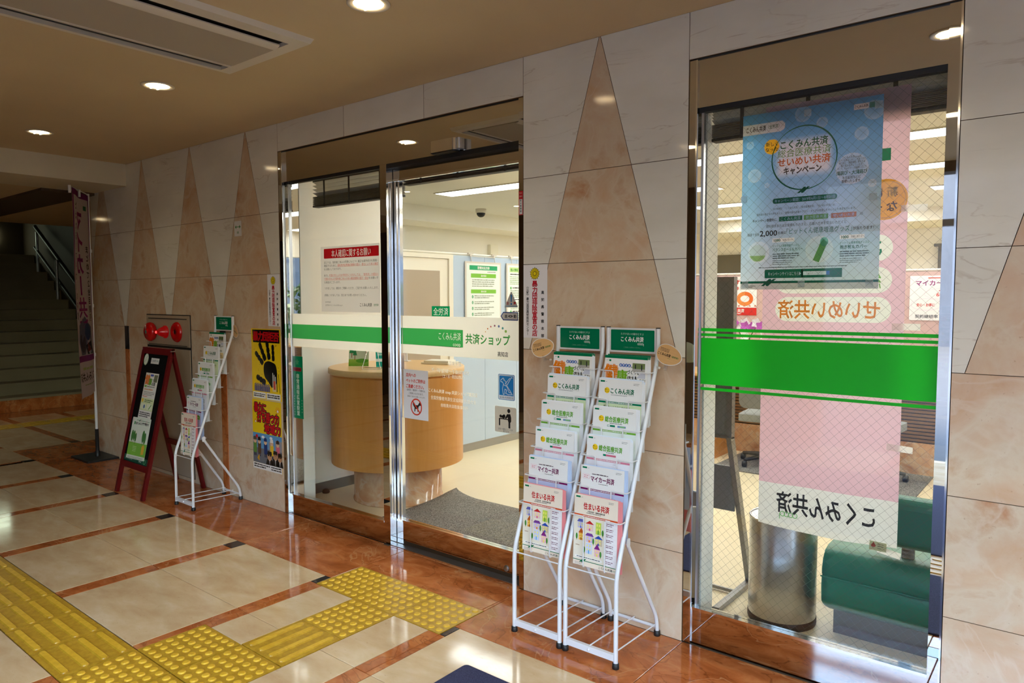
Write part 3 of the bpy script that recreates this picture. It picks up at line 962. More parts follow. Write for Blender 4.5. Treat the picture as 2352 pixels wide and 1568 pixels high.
# wires inside the wired glass: one crossed net
wr = MB(); x0, x1, z0, z1 = 1.803, 2.687, .16, 2.262
def wire(p, q):
    d = Vector((q[0] - p[0], q[1] - p[1])); n = Vector((-d.y, d.x)).normalized() * .0003
    wr.add([(p[0] - n.x, .0392, p[1] - n.y), (q[0] - n.x, .0392, q[1] - n.y), (q[0] + n.x, .0392, q[1] + n.y), (p[0] + n.x, .0392, p[1] + n.y),
            (p[0], .0398, p[1]), (q[0], .0398, q[1])], [(0, 1, 2, 3), (1, 0, 4, 5), (3, 2, 5, 4)])
sx, slope = .036, 1.0
for sg in (1, -1):
    k = -70
    while k < 70:
        c = k * sx                       # x = x0 + c + sg*(z - z0)/slope
        za, zb = z0, z1
        xa, xb = x0 + c, x0 + c + (z1 - z0)
        a, b = max(xa, x0), min(xb, x1)
        if b - a > .002:
            A, B = (a, z0 + a - xa), (b, z0 + b - xa)
            if sg < 0: A, B = (x0 + x1 - A[0], A[1]), (x0 + x1 - B[0], B[1])
            wire(A, B)
        k += 1
o = wr.build('wire_mesh', M['wire'], win); o['kind'] = 'stuff'

# ------------------------------------------------------------------ lobby ceiling: downlights, cassette, sensor
def downlight(x, y, label, z=2.652, watt=SPOT_WATT):
    t = tag(empty('downlight', (x, y, z)), label, 'downlight', 'round downlights in the lobby ceiling')
    MB().lathe([(.062, 0), (.062, -.0), (.086, -.001), (.086, -.004), (.078, -.006), (.062, -.004), (.060, .0)], seg=36).build('trim_ring', M['acwhite'], t)
    MB().lathe([(.061, -.001), (.0, -.0015)], seg=28, smooth=False).build('lens', M['spoton'], t)
    b = MB()
    for dy in (-.018, .018): b.tube(fillet([(-.045, dy, -.006), (.045, dy, -.006)], .01), .006, 8)
    b.build('lamp_tube', M['spoton'], t)
    l = bpy.data.lights.new('downlight_beam', 'AREA'); l.shape = 'DISK'; l.size = .11; l.energy = watt; l.color = (1, .86, .62) if watt < 9 else (1, .93, .82); l.spread = radians(130 if watt < 9 else 156)
    lo = bpy.data.objects.new('downlight_beam', l); lo.location = (0, 0, -.014); link(lo, t)
    return t
downlight(-.952, -.905, 'warm round downlight nearest the ceiling cassette, on the stair side of it')
downlight(-2.704, -.92, 'bright round downlight closest to the ceiling beam')
downlight(.812, -.89, 'round downlight at the very top edge of the picture')
downlight(2.56, -.93, 'round downlight seen only as a reflection in the window header')
downlight(-6.5, -.95, 'round downlight over the stair hall, seen in the polished wall', 2.464, 4)
downlight(.60, -2.45, 'added downlight in front of the twin racks, out of view', watt=11); downlight(2.36, -2.6, 'added downlight near the street entrance, out of view', watt=16); downlight(4.1, -1.6, 'added downlight beyond the shop window, out of view', watt=16)  # strong lamps added out of view to brighten the marble on the window side

ac = tag(empty('air_conditioner', (-.045, -1.5, 2.652)), 'white two-way cassette air conditioner set flush in the ceiling', 'air conditioner')
b = MB(); hw, hl = .357, .712
# outer frame ring around the two slots, bevelled to the ceiling
b.add([(-hw, -hl, 0), (hw, -hl, 0), (hw, hl, 0), (-hw, hl, 0), (-hw + .012, -hl + .012, -.022), (hw - .012, -hl + .012, -.022), (hw - .012, hl - .012, -.022), (-hw + .012, hl - .012, -.022)],
      [(0, 1, 5, 4), (1, 2, 6, 5), (2, 3, 7, 6), (3, 0, 4, 7)])
z_ = -.022
for x0, x1, y0, y1 in ((-hw + .012, hw - .012, hl - .075, hl - .012), (-hw + .012, hw - .012, -hl + .012, -hl + .075), (-hw + .012, -.318, -hl + .075, hl - .075), (.270, hw - .012, -hl + .075, hl - .075)):
    b.box((x0, y0, z_), (x1, y1, z_ + .02))
b.build('frame', M['acwhite'], ac)
MB().rbox((-.205, -hl + .078, -.026), (.166, hl - .078, -.006), .01).build('panel', M['acgrey'], ac)
for sx, xa, xb in ((-1, -.318, -.205), (1, .166, .270)):
    MB().box((xa, -hl + .075, -.004), (xb, hl - .075, -.001)).build('slot', M['black'], ac)
    lv = MB(); pr = []
    w = xb - xa; xo = xa if sx > 0 else xb
    for k in range(7):
        t = k / 6; pr.append((t * .046, -.030 + .012 * t * t))
    pr2 = pr + [(p[0], p[1] + .005) for p in reversed(pr)]
    MT = Matrix(((sx, 0, 0, xo), (0, 0, 1, 0), (0, 1, 0, 0), (0, 0, 0, 1)))
    lv.prism(pr2, -hl + .082, hl - .082, M=MT)
    lv.build('louver', M['acwhite'], ac)

sn = tag(empty('door_sensor', (.367, .018, 2.262)), 'chrome automatic door sensor on the mirror header', 'sensor')
MB().rbox((-.09, -.055, .0), (.10, .0, .062), .018, 5, 'z').build('housing', M['chrome'], sn)
MB().rbox((-.078, -.050, -.006), (.088, -.006, .0), .01, 4, 'z').build('sensor_window', M['black'], sn)
MB().rbox((.10, -.048, .004), (.128, .0, .060), .014, 5, 'z').build('end_cap', M['satin'], sn)

# ------------------------------------------------------------------ paper and stickers on the marble
STK = 'anti-gang declaration stickers by the door'
def star_emblem(p, x, y, r, L=2):
    pts = []
    for k in range(30):
        a = pi / 2 + 2 * pi * k / 30
        rr = r * (1.0 if k % 6 == 0 else (.92 if k % 2 == 0 else .78))
        pts.append((x + rr * cos(a), y + rr * sin(a) * 1.02))
    p.poly(pts, (60, 56, 10), L)
    p.poly([(x + (a - x) * .93, y + (b2 - y) * .93) for a, b2 in pts], (236, 214, 20), L + 1)
    for k in range(15):
        a = pi / 2 + 2 * pi * k / 15
        p.line([(x + r * .34 * cos(a), y + r * .34 * sin(a)), (x + r * .84 * cos(a), y + r * .84 * sin(a))], r * .05, (60, 56, 10), L + 2)
    p.ell(x, y, r * .34, r * .34, (60, 56, 10), L + 2); p.ell(x, y, r * .27, r * .27, (236, 214, 20), L + 3)
p = Print(146, 358, (240, 238, 240), .5)
star_emblem(p, 70, 315, 32)
p.vtext('暴力団排除宣言の店', 70, 282, 33, (196, 16, 40), 2, .035, 30.2)
p.vtext('（公財）暴力追放高知県民センター', 26, 262, 16.5, K_, 2, .02, 15.6)
p.vtext('高知県警察本部', 118, 232, 18, K_, 2, .03, 35)
me = p.mesh('declaration_sticker', M['ink'])
s = tag(inst(me, 'declaration_sticker', None, (.897, -.001, 1.287), (pi / 2, 0, 0)), 'white sticker with yellow star emblem and red characters above the twin brochure racks', 'sticker', STK)
s = tag(inst(me, 'declaration_sticker', None, (-1.36, -.001, 1.289), (pi / 2, 0, 0)), 'white sticker with yellow star emblem and red characters above the black handprint poster', 'sticker', STK)

p = Print(364, 500, (244, 206, 24), .4)
p.poly([(14, 492), (350, 496), (352, 404), (22, 402)], (20, 14, 12), 1)
for i, ch in enumerate('暴力団拒否'): p.text(ch, 55 + i * 64, 448, 70, (200, 20, 28), 2, 'c', .05, outline=(16, 12, 10), ow=.08)
def blob(pts, c=(22, 20, 18), L=2, n=10):
    """closed smooth outline through the points"""
    out = []; m = len(pts)
    for i in range(m):
        p0, p1, p2, p3 = (Vector(pts[(i + k - 1) % m]) for k in range(4))
        for j in range(n):
            t = j / n
            out.append(tuple(.5 * ((2 * p1) + (-p0 + p2) * t + (2 * p0 - 5 * p1 + 4 * p2 - p3) * t * t + (-p0 + 3 * p1 - 3 * p2 + p3) * t ** 3)))
    p.poly(out, c, L)
    return out
blob([(150, 205), (160, 255), (205, 275), (262, 268), (300, 250), (314, 190), (302, 120), (250, 92), (205, 130), (165, 160)])
def finger(x0, y0, x1, y1, w):
    d = Vector((x1 - x0, y1 - y0)); n_ = Vector((-d.y, d.x)).normalized() * w
    a, b2 = Vector((x0, y0)), Vector((x1, y1)); e = d.normalized() * w
    for t0, t1, k in ((0, .34, 1.0), (.38, .64, .95), (.68, 1.0, .9)):
        q0, q1 = a + d * t0, a + d * t1
        blob([q0 - n_ * k * .8, q0 - n_ * k * .0 - e * .2, q0 + n_ * k * .8, (q0 + q1) / 2 + n_ * k, q1 + n_ * k * .8, q1 + e * .35, q1 - n_ * k * .8, (q0 + q1) / 2 - n_ * k], n=4)
finger(142, 255, 52, 330, 20); finger(172, 282, 104, 395, 21); finger(222, 290, 196, 412, 21); finger(272, 282, 268, 388, 18); finger(168, 120, 62, 158, 22)
rnd = random.Random(3)
for k in range(46):
    x, y = rnd.uniform(20, 350), rnd.uniform(70, 395)
    p.ell(x, y, rnd.uniform(1, 4), rnd.uniform(1, 4), (22, 20, 18), 2, 8)
for k in range(15):      # row of small blue figures
    x = 30 + k * 13
    p.rr(x, 56, 10, 40 + (k * 7) % 14, 4, (20, 50, 130), 3); p.ell(x + 5, 102 + (k * 7) % 14, 5, 6, (20, 50, 130), 3, 10)
for k in range(4): p.rect(258 + k * 16, 40 + 26, 8, 130 - 12 * k, (230, 226, 214) if k < 3 else (40, 36, 30), 3)
p.rect(270, 80, 24, 60, (210, 90, 60), 4); p.line([(330, 190), (346, 60)], 5, (30, 30, 28), 3)
p.rect(10, 6, 160, 44, (240, 238, 226), 2); p.rect(180, 4, 170, 46, (240, 238, 226), 2)
p.dashes(18, 36, 144, 2, 14, 7, K_, 3); p.dashes(190, 36, 150, 2, 14, 8, K_, 3, False)
s = tag(p.build('gang_poster', M['inkgloss'], None, (-1.580, -.001, .768)), 'yellow poster with a large black handprint taped to the marble', 'poster')
p = Print(362, 500, (244, 206, 24), .4)
p.text('暴力に', 24, 445, 72, (200, 16, 30), 2, 'l', .05, w=150, outline=(18, 12, 10), ow=.08)
p.text('打ち勝つ力', 62, 378, 78, (200, 16, 30), 2, 'l', .05, w=268, outline=(18, 12, 10), ow=.08)
p.text('地域力', 150, 302, 74, (200, 16, 30), 2, 'l', .05, w=196, outline=(18, 12, 10), ow=.08)
for (cx, cy, r) in ((320, 436, 26), (40, 340, 18)):
    p.ell(cx, cy, r * .55, r * .5, (220, 40, 30), 1, 14); p.ell(cx, cy, r * .42, r * .38, (250, 240, 220), 2, 14)
    for k in range(9):
        a = pi * k / 8
        p.line([(cx + r * .7 * cos(a), cy + r * .7 * sin(a)), (cx + r * 1.2 * cos(a), cy + r * 1.2 * sin(a))], 3, (240, 120, 30), 2)
p.rect(0, 44, 362, 108, (110, 112, 118), 1); p.rect(0, 152, 362, 108, (98, 160, 210), 1)
for (x, y, r) in ((130, 235, 20), (230, 238, 18), (60, 222, 12)): p.ell(x, y, r, r * .5, (240, 244, 246), 2, 16)
for (x, w_, h_) in ((0, 50, 70), (60, 40, 52), (200, 60, 58), (280, 82, 74)): p.rect(x, 152, w_, h_, (150, 150, 156), 2)
p.ell(50, 232, 16, 16, (200, 30, 40), 2, 14)
for (x, c, hc) in ((26, (96, 140, 60), (90, 80, 60)), (82, (96, 70, 52), (30, 26, 24)), (160, (30, 50, 110), (30, 50, 110)), (238, (236, 196, 40), (240, 236, 226)), (312, (226, 110, 130), (60, 40, 34))):
    p.rr(x - 20, 112, 42, 78, 10, c, 3); p.ell(x, 204, 19, 22, (232, 190, 150), 4, 18); p.poly([(x - 20, 206), (x + 20, 206), (x + 17, 228), (x, 234), (x - 17, 228)], hc, 5)
    p.ell(x - 7, 202, 2, 3, K_, 6, 8); p.ell(x + 7, 202, 2, 3, K_, 6, 8); p.rect(x - 14, 92, 11, 24, (50, 50, 70), 3); p.rect(x + 3, 92, 11, 24, (50, 50, 70), 3)
p.poly([(60, 70), (90, 110), (70, 60)], (214, 160, 40), 4); p.poly([(52, 76), (74, 108), (84, 60)], (214, 160, 40), 4)
for (x, y, sc, sh) in ((210, 60, 1.15, True), (282, 70, 1.1, False), (336, 60, 1.0, True)):
    p.poly([(x - 42 * sc, 44), (x + 40 * sc, 44), (x + 28 * sc, y + 26), (x - 28 * sc, y + 26)], (20, 20, 24), 6)
    p.ell(x, y + 50, 25 * sc, 31 * sc, (196, 146, 106), 7, 20); p.poly([(x - 25 * sc, y + 58), (x + 25 * sc, y + 58), (x + 21 * sc, y + 82), (x - 20 * sc, y + 84)], (24, 20, 18), 8)
    if sh: p.rr(x - 19 * sc, y + 48, 16 * sc, 10, 3, (16, 16, 16), 9); p.rr(x + 3 * sc, y + 48, 16 * sc, 10, 3, (16, 16, 16), 9)
    else: p.line([(x - 16, y + 56), (x - 4, y + 50)], 3, K_, 9); p.line([(x + 4, y + 50), (x + 16, y + 56)], 3, K_, 9)
    p.poly([(x - 5, y + 22), (x + 5, y + 22), (x, 46)], (236, 234, 230), 8)
p.rect(0, 0, 362, 44, (240, 236, 230), 10)
p.dashes(12, 32, 200, 2, 16, 8, K_, 11); p.dashes(228, 32, 124, 2, 16, 8, K_, 11, False)
s = tag(p.build('gang_poster', M['inkgloss'], None, (-1.588, -.001, .262)), 'yellow poster with red outlined slogan over cartoon townspeople, below the handprint poster', 'poster')

p = Print(95, 108, (232, 230, 226), .8)
p.line([(16, 66), (80, 66)], 5, (60, 140, 70), 2); p.poly([(10, 66), (28, 80), (28, 52)], (60, 140, 70), 2); p.poly([(86, 66), (68, 80), (68, 52)], (60, 140, 70), 2)
p.rect(36, 18, 24, 16, (170, 190, 160), 2)
tag(p.build('arrow_sign', M['ink'], None, (-1.77, -.001, 1.93)), 'small white sticker with a two headed green arrow high on the marble', 'sign')

# red fire notice on the door jamb
p = Print(26, 118, (240, 238, 236), .4); p.rect(0, 0, 26, 118, (190, 20, 30), 1); p.rect(4, 4, 18, 74, (236, 234, 230), 2)
p.vtext('防火管理者', 13, 76, 10, K_, 3, .02, 13); p.text('防火', 13, 108, 9, (240, 200, 190), 3, 'c'); p.text('優良', 13, 92, 9, (240, 200, 190), 3, 'c')
tag(p.build('fire_notice', M['ink'], None, (.8655, .0015, 1.892)), 'narrow red and white fire safety sticker on the steel door jamb', 'sticker')

# fire hydrant cabinet door with bell, lamp and call button
fc = tag(empty('fire_cabinet', (-2.83, 0, 0)), 'beige fire hydrant cabinet set in the wall behind the red sandwich board', 'cabinet')
MB().box((-.378, -.004, .03), (.378, .02, 1.349)).build('frame', M['darkgap'], fc)
MB().box((-.370, -.010, .9 + .19), (.370, -.0, 1.342)).build('top_panel', M['panelbeige'], fc)
MB().box((-.370, -.010, .036), (.370, -.0, 1.070)).build('door', M['panelbeige'], fc)
MB().box((-.33, -.013, 1.312), (.33, -.010, 1.318)).build('ridge', M['darkgap'], fc)
MB().box((-.33, -.013, 1.096), (.33, -.010, 1.101)).build('ridge', M['darkgap'], fc)
bell = MB().lathe([(0, .068), (.028, .068), (.028, .062), (.062, .06), (.076, .048), (.080, .03), (.074, .012), (.050, .010)], (-.235, -.01, 1.203), 40, 'y').build('alarm_bell', M['redplastic'], fc)
MB().lathe([(0, .071), (.016, .070), (.018, .064)], (-.235, -.01, 1.203), 20, 'y').build('bell_hub', M['satin'], bell)
lamp = MB().lathe([(0, .082), (.010, .080), (.028, .058), (.046, .02), (.047, .016), (.052, .014), (.052, .0)], (-.025, -.01, 1.206), 32, 'y').build('indicator_lamp', M['redlens'], fc)
MB().lathe([(0, .087), (.009, .084), (.012, .076)], (-.025, -.01, 1.206), 14, 'y').build('glowing_tip', M['redlamp'], lamp)
cb = MB().lathe([(.022, .014), (.022, .022), (.060, .026), (.075, .018), (.083, .004), (.083, 0)], (.168, -.01, 1.209), 40, 'y').build('call_button', M['redplastic'], fc)
MB().lathe([(0, .016), (.0225, .016)], (.168, -.01, 1.209), 24, 'y').build('button_cap', M['black'], cb)

# ------------------------------------------------------------------ brochure racks and everything in them
RY = [-.079, -.126, -.171, -.218, -.262, -.306]; RZ = [1.167, 1.049, .933, .816, .695, .58]
def rack_parts(t, w):
    h = w / 2
    for sx in (-1, 1):
        x = sx * h
        side = MB().tube(fillet([(x, -.378, .02), (x, -.378, .372), (x, -.046, 1.238), (x, -.046, 1.352)], .05, 5), .0095, 12).build('side_tube', M['whitepaint'], t)
        MB().lathe([(.0098, 0), (.0098, .004), (0, .004)], (x, -.046, 1.352), 14).build('end_cap', M['black'], side)
        MB().lathe([(.0105, .024), (.0135, .022), (.0145, .002), (.0135, 0), (0, 0)], (x, -.378, 0), 16).build('rubber_foot', M['black'], side)
        leg = MB().tube(fillet([(x * .965, -.292, .492), (x * .965, -.026, .088), (x * .965, -.018, .02)], .05, 5), .0085, 12).build('rear_leg', M['whitepaint'], t)
        MB().lathe([(.0105, .024), (.0135, .022), (.0145, .002), (.0135, 0), (0, 0)], (x * .965, -.018, 0), 16).build('rubber_foot', M['black'], leg)
        MB().rbox((x * .965 + sx * .0085 - .002, -.304, .474), (x * .965 + sx * .0085 + .002, -.280, .510), .008, 4, 'x').build('pivot_plate', M['whitepaint'], leg)
    MB().box((-h + .006, -.386, .030), (h - .006, -.370, .056)).build('front_bar', M['whitepaint'], t)
    MB().lathe([(0, .008), (.004, .007), (.006, 0)], (0, -.386, .043), 12, 'y').build('bar_stud', M['whitepaint'], t)
    MB().tube([(-h * .965, -.016, .038), (h * .965, -.016, .038)], .0075, 10).build('rear_bar', M['whitepaint'], t)
    for x in (-h + .012, 0, h - .012): MB().tube([(x, -.378, .058), (x, -.008, .048)], .0032, 6).build('base_wire', M['whitepaint'], t)
    MB().tube([(-h, -.378, .362), (h, -.378, .362)], .003, 6).build('cross_wire', M['whitepaint'], t)
    for i in range(6):
        y, z = RY[i], RZ[i]; yf = y - .044; zb = z - (.213 if i else .233)
        yb = yf - .004
        for sx in (-1, 1):
            x = sx * h
            b = MB()
            b.tube(fillet([(x, y + .004, z), (x, yf, z), (sx * h * .42, yf, z), (sx * h * .42, yb, zb), (sx * h * .42, y + .03, zb)], .008, 3), .0026, 7)
            b.build('pocket_wire', M['whitepaint'], t)
        MB().tube([(-h * .42, y + .03, zb), (h * .42, y + .03, zb)], .0024, 6).build('pocket_floor', M['whitepaint'], t)
    sg = MB().box((-h + .009, -.050, 1.244), (h - .009, -.042, 1.352)).build('sign_frame', M['whitepaint'], t)
    p = Print(w * 1000 - 30, 92, (0, 118, 78), .3, r=4)
    c = (w * 1000 - 30) / 2
    p.text('たすけあいの輪をむすぶ', c, 74, 11, (190, 220, 204), 2, 'c', 0, w=112)
    p.text('こくみん共済', c, 51, 24, (236, 240, 236), 2, 'c', .035, w=112)
    for k in range(4): p.ring(c + 30 + k * 7, 31, 4.2, 4.2, 1.4, (236, 240, 236), 2, 16)
    p.line([(c + 56.2, 31), (c + 56.2, 23)], 1.4, (236, 240, 236), 2)
    p.text('ご自由にお持ちください。', c, 15, 6.5, (110, 170, 140), 2, 'c', 0, w=84)
    p.build('sign_print', M['inkgloss'], sg, (-c / 1000, -.0502, 1.252))
RL = 'white wire brochure racks against the marble'
rA = tag(empty('brochure_rack', (-1.866, 0, 0)), 'white wire brochure rack standing beside the red sandwich board', 'rack', RL)
rB = tag(empty('brochure_rack', (1.2625, 0, 0)), 'white wire brochure rack of the twin pair, next to the sliding door', 'rack', RL)
rC = tag(empty('brochure_rack', (1.5375, 0, 0)), 'white wire brochure rack of the twin pair, next to the shop window', 'rack', RL)
rack_parts(rB, .245)
for r in (rA, rC):
    for ch in rB.children:
        c = ch.copy(); COL.objects.link(c); c.parent = r
        for g in ch.children:
            d = g.copy(); COL.objects.link(d); d.parent = c

def topmark(p, c=G_): p.rect(8, 283, 22, 7, c, 1); p.dashes(34, 286, 8, 1, 4, 1.4)
def foot(p): p.rect(0, 20, 210, 3, G_, 1); knot(p, 48, 21.5, 9); p.text('こくみん共済', 126, 10, 11, K_, 2, 'l', .02); p.text('〈全労済〉', 184, 10, 7, G_, 2, 'l'); p.dashes(8, 12, 36, 3, 4, 1.2)
BR = []
p = Print(210, 297, (244, 242, 236), .6)                                   # health campaign leaflet
p.rect(0, 286, 210, 11, G_, 1); p.rect(22, 272, 10, 8, G_, 2); p.dashes(8, 277, 12, 1, 4, 1.6)
p.text('健', 34, 226, 70, (232, 128, 24), 2, 'c', .06); p.text('康', 88, 212, 54, (122, 176, 40), 2, 'c', .05)
for k, ch in enumerate('お子さま'): p.ell(80 + 14 * k, 258, 8, 7.5, (40, 96, 176), 2, 16); p.text(ch, 80 + 14 * k, 258, 11, W_, 3, 'c', .03)
p.text('の', 134, 252, 9, K_, 2, 'c', .02); p.text('づくりを', 112, 230, 20, (40, 60, 40), 2, 'l', .025, w=60); p.text('応援', 112, 202, 24, K_, 2, 'l', .03); p.text('します！', 160, 198, 13, K_, 2, 'l', .03)
p.rect(138, 234, 60, 36, (116, 132, 84), 2); p.rect(138, 234, 60, 12, (176, 170, 160), 3); p.rect(150, 246, 5, 14, (40, 44, 50), 4); p.rect(180, 240, 5, 20, (40, 44, 50), 4); p.ell(152, 262, 3, 3, (60, 50, 44), 4, 8); p.ell(182, 262, 3, 3, (60, 50, 44), 4, 8)
p.poly([(158, 206), (200, 206), (200, 232), (176, 226)], (206, 206, 214), 1)
p.rr(12, 162, 34, 10, 3, (130, 176, 60), 2); p.text('キャンペーン期間', 52, 166, 8, K_, 2, 'l', .02); p.text('6月1日～8月31日', 118, 166, 11, (40, 90, 60), 2, 'l', .03, w=66)
p.rect(10, 110, 190, 42, (232, 206, 150), 1); p.dashes(18, 146, 170, 1, 6, 3, (196, 110, 40), 2); p.dashes(18, 136, 170, 3, 9, 2.4, GY, 2)
p.rect(0, 60, 210, 5, (140, 190, 60), 1); p.dashes(16, 96, 170, 4, 8, 2, GY, 2); foot(p)
BR.append((p, 'health campaign leaflet with big orange and green characters', (0, 116, 74)))
def insurance(title, tc, strip, sub, picks, bg2, new=True):
    p = Print(210, 297, (240, 238, 232), .6); topmark(p)
    p.dashes(170, 284, 28, 2, 5, 1.6)
    if new: badge(p, 42, 248, 13); p.text(title, 60, 248, 26, tc, 2, 'l', .035, w=114)
    else: p.text(title, 50, 244, 26, tc, 2, 'l', .035, w=114)
    if sub == 'line': p.line([(62, 232), (174, 232)], .6, GY, 2); p.dashes(62, 229, 110, 1, 4, 1.6)
    elif sub == 'tags':
        p.dashes(84, 231, 66, 1, 4, 3, GY); p.rect(72, 216, 38, 8, (0, 128, 90), 2); p.rect(74, 217.5, 12, 5, W_, 3); p.rect(122, 216, 40, 8, (120, 150, 190), 2); p.rect(134, 217.5, 24, 5, (140, 200, 120), 3)
    elif sub == 'tag1':
        p.dashes(96, 231, 44, 1, 4, 3, GY); p.rect(82, 216, 62, 8, (210, 110, 130), 2); p.rect(82, 216, 14, 8, (0, 128, 90), 3)
    p.rect(0, 193, 210, 8, strip, 1); p.dashes(36, 197, 150, 1, 5, 3, W_, 2)
    p.rect(0, 24, 210, 168, bg2, 1, c2=None); picks(p); foot(p); return p
def pk1(p): p.text('備えたいリスクに合わせて、', 26, 178, 11, (70, 90, 50), 3, 'l', .01); p.text('ラインアップから充実の保障を選べます。', 26, 163, 11, (70, 90, 50), 3, 'l', .01, w=160); p.rr(20, 60, 170, 88, 8, (236, 244, 220), 3); p.dashes(30, 136, 150, 7, 11, 3)
def pk2(p):
    p.ell(60, 150, 36, 16, (206, 230, 222), 3); p.ell(60, 150, 30, 11, (236, 244, 240), 4); p.ell(150, 152, 14, 13, (112, 182, 122), 3); p.ell(172, 146, 10, 10, (140, 200, 140), 3); p.rr(98, 160, 14, 9, 2, (200, 226, 206), 3); p.dashes(20, 110, 160, 6, 11, 3)
def pk3(p):
    p.ring(50, 154, 18, 18, 4, (176, 196, 214), 3); p.ring(66, 148, 10, 10, 3, (176, 196, 214), 3); p.ell(110, 156, 6, 8, (210, 218, 228), 3); p.ring(160, 150, 13, 14, 5, (150, 180, 204), 3); p.ring(178, 148, 10, 12, 3, (170, 200, 190), 3); p.dashes(20, 116, 160, 6, 11, 3)
def pk4(p):
    for k, (c, t) in enumerate((((226, 112, 40), 'サポート体制'), ((84, 140, 210), '補償'), ((110, 176, 70), 'マイカー'))):
        x = 18 + k * 62; p.poly([(x, 142), (x + 52, 142), (x + 52, 166), (x + 26, 174), (x, 166)], c, 3); p.text(t, x + 26, 156, 9, W_, 4, 'c', .02)
    p.dashes(24, 130, 160, 7, 12, 3)
BR.append((insurance('こくみん共済', (0, 104, 66), (0, 122, 84), 'line', pk1, (214, 228, 184)), 'leaflet with a dark green title and green striped cover', (222, 232, 240)))
BR.append((insurance('総合医療共済', (104, 170, 54), (116, 176, 56), 'tags', pk2, (232, 240, 232)), 'leaflet with a light green title over a grass green stripe', (240, 240, 240)))
BR.append((insurance('総合医療共済', (104, 170, 54), (222, 130, 150), 'tag1', pk3, (240, 236, 238)), 'leaflet with a light green title over a pink stripe', (232, 240, 244)))
p4 = insurance('マイカー共済', (110, 20, 76), (122, 20, 92), '', pk4, (190, 198, 226), False)
p4.dashes(56, 264, 90, 1, 4, 4, (90, 80, 84)); p4.dashes(88, 226, 46, 1, 4, 2.4); p4.rr(10, 240, 34, 20, 3, (240, 190, 190), 2); p4.rr(11, 241, 32, 18, 3, (244, 238, 236), 3); p4.dashes(16, 254, 22, 2, 7, 3, (216, 120, 120), 4)
BR.append((p4, 'leaflet with a dark purple title and coloured house tags', (200, 216, 240)))
p = Print(210, 297, (240, 224, 202), .6); topmark(p); p.dashes(166, 284, 24, 2, 5, 1.6)
p.text('住まいる共済', 46, 252, 30, (196, 30, 28), 2, 'l', .035, w=124); p.text('火災共済・自然災害共済', 108, 231, 8, K_, 2, 'c', .02, w=84); p.dashes(60, 224, 96, 1, 4, 2.4, (90, 80, 70))
p.rect(0, 206, 210, 9, (206, 84, 40), 1); p.dashes(44, 210.5, 158, 1, 4, 3, W_, 2); p.rect(0, 24, 210, 182, (238, 228, 206), 1); p.rect(152, 24, 58, 182, (240, 234, 232), 2)
for k in range(8): p.dashes(158, 196 - k * 22, 34, 2, 7, 3, (120, 70, 80), 3); p.line([(156, 182 - k * 22), (206, 182 - k * 22)], .5, (220, 190, 190), 3)
def house(x, y, w, h, wall, roof, kind='gable', door=(230, 130, 40)):
    p.rect(x, y, w, h, wall, 3)
    if kind == 'gable': p.poly([(x - 4, y + h), (x + w + 4, y + h), (x + w / 2, y + h + w * .42)], roof, 4)
    elif kind == 'hip': p.poly([(x - 4, y + h), (x + w + 4, y + h), (x + w - 5, y + h + 12), (x + 5, y + h + 12)], roof, 4)
    elif kind == 'steep': p.poly([(x - 2, y + h), (x + w + 2, y + h), (x + w / 2, y + h + w * .9)], roof, 4)
    for i in range(2):
        for j in range(2): p.rect(x + w * (.16 + .44 * i), y + h * (.30 + .36 * j), w * .18, h * .2, (250, 236, 120), 4)
    p.rect(x + w * .38, y, w * .22, h * .36, door, 5)
house(20, 156, 30, 26, (196, 190, 222), (92, 96, 170), 'hip', (120, 120, 200)); house(62, 152, 34, 28, (232, 200, 196), (196, 40, 40), 'gable', (230, 110, 140)); house(108, 144, 26, 50, (196, 216, 84), (60, 80, 60), 'flat', (90, 150, 50))
house(26, 106, 24, 30, (244, 176, 70), (196, 92, 30), 'steep', (150, 90, 40)); house(62, 104, 34, 26, (204, 184, 222), (116, 60, 140), 'hip'); house(106, 98, 34, 28, (214, 196, 160), (40, 76, 170), 'gable', (80, 96, 170))
house(62, 56, 30, 44, (206, 212, 232), (90, 130, 190), 'flat', (120, 180, 220)); house(104, 52, 26, 30, (238, 182, 196), (128, 40, 120), 'steep', (240, 220, 90))
for (x, y) in ((16, 112), (142, 146), (54, 62), (134, 56), (98, 104)): p.ell(x, y + 8, 5, 13, (70, 140, 60), 5, 14); p.rect(x - 1, y - 9, 2, 6, (120, 80, 40), 5)
p.line([(12, 84), (30, 84)], 2, (140, 90, 40), 4); p.rr(10, 32, 132, 9, 4, (246, 242, 232), 3); p.dashes(18, 36.5, 116, 1, 4, 3, K_, 4)
foot(p); BR.append((p, 'leaflet with a red title and rows of small coloured houses', (240, 150, 150)))
BM = []
for k, (p, d, edge) in enumerate(BR):
    front = p.mesh('brochure', M['inkgloss'])
    q = Print(210, 297, edge if k in (4, 5) else (238, 238, 236), .6); q.rect(0, 287, 210, 10, edge, 1)
    BM.append((front, q.mesh('brochure', M['ink'])))
WHERE = {'A': 'in the lone rack', 'B': 'in the door-side twin rack', 'C': 'in the window-side twin rack'}
TIER = ['top pocket', 'second pocket', 'third pocket', 'fourth pocket', 'fifth pocket', 'bottom pocket']
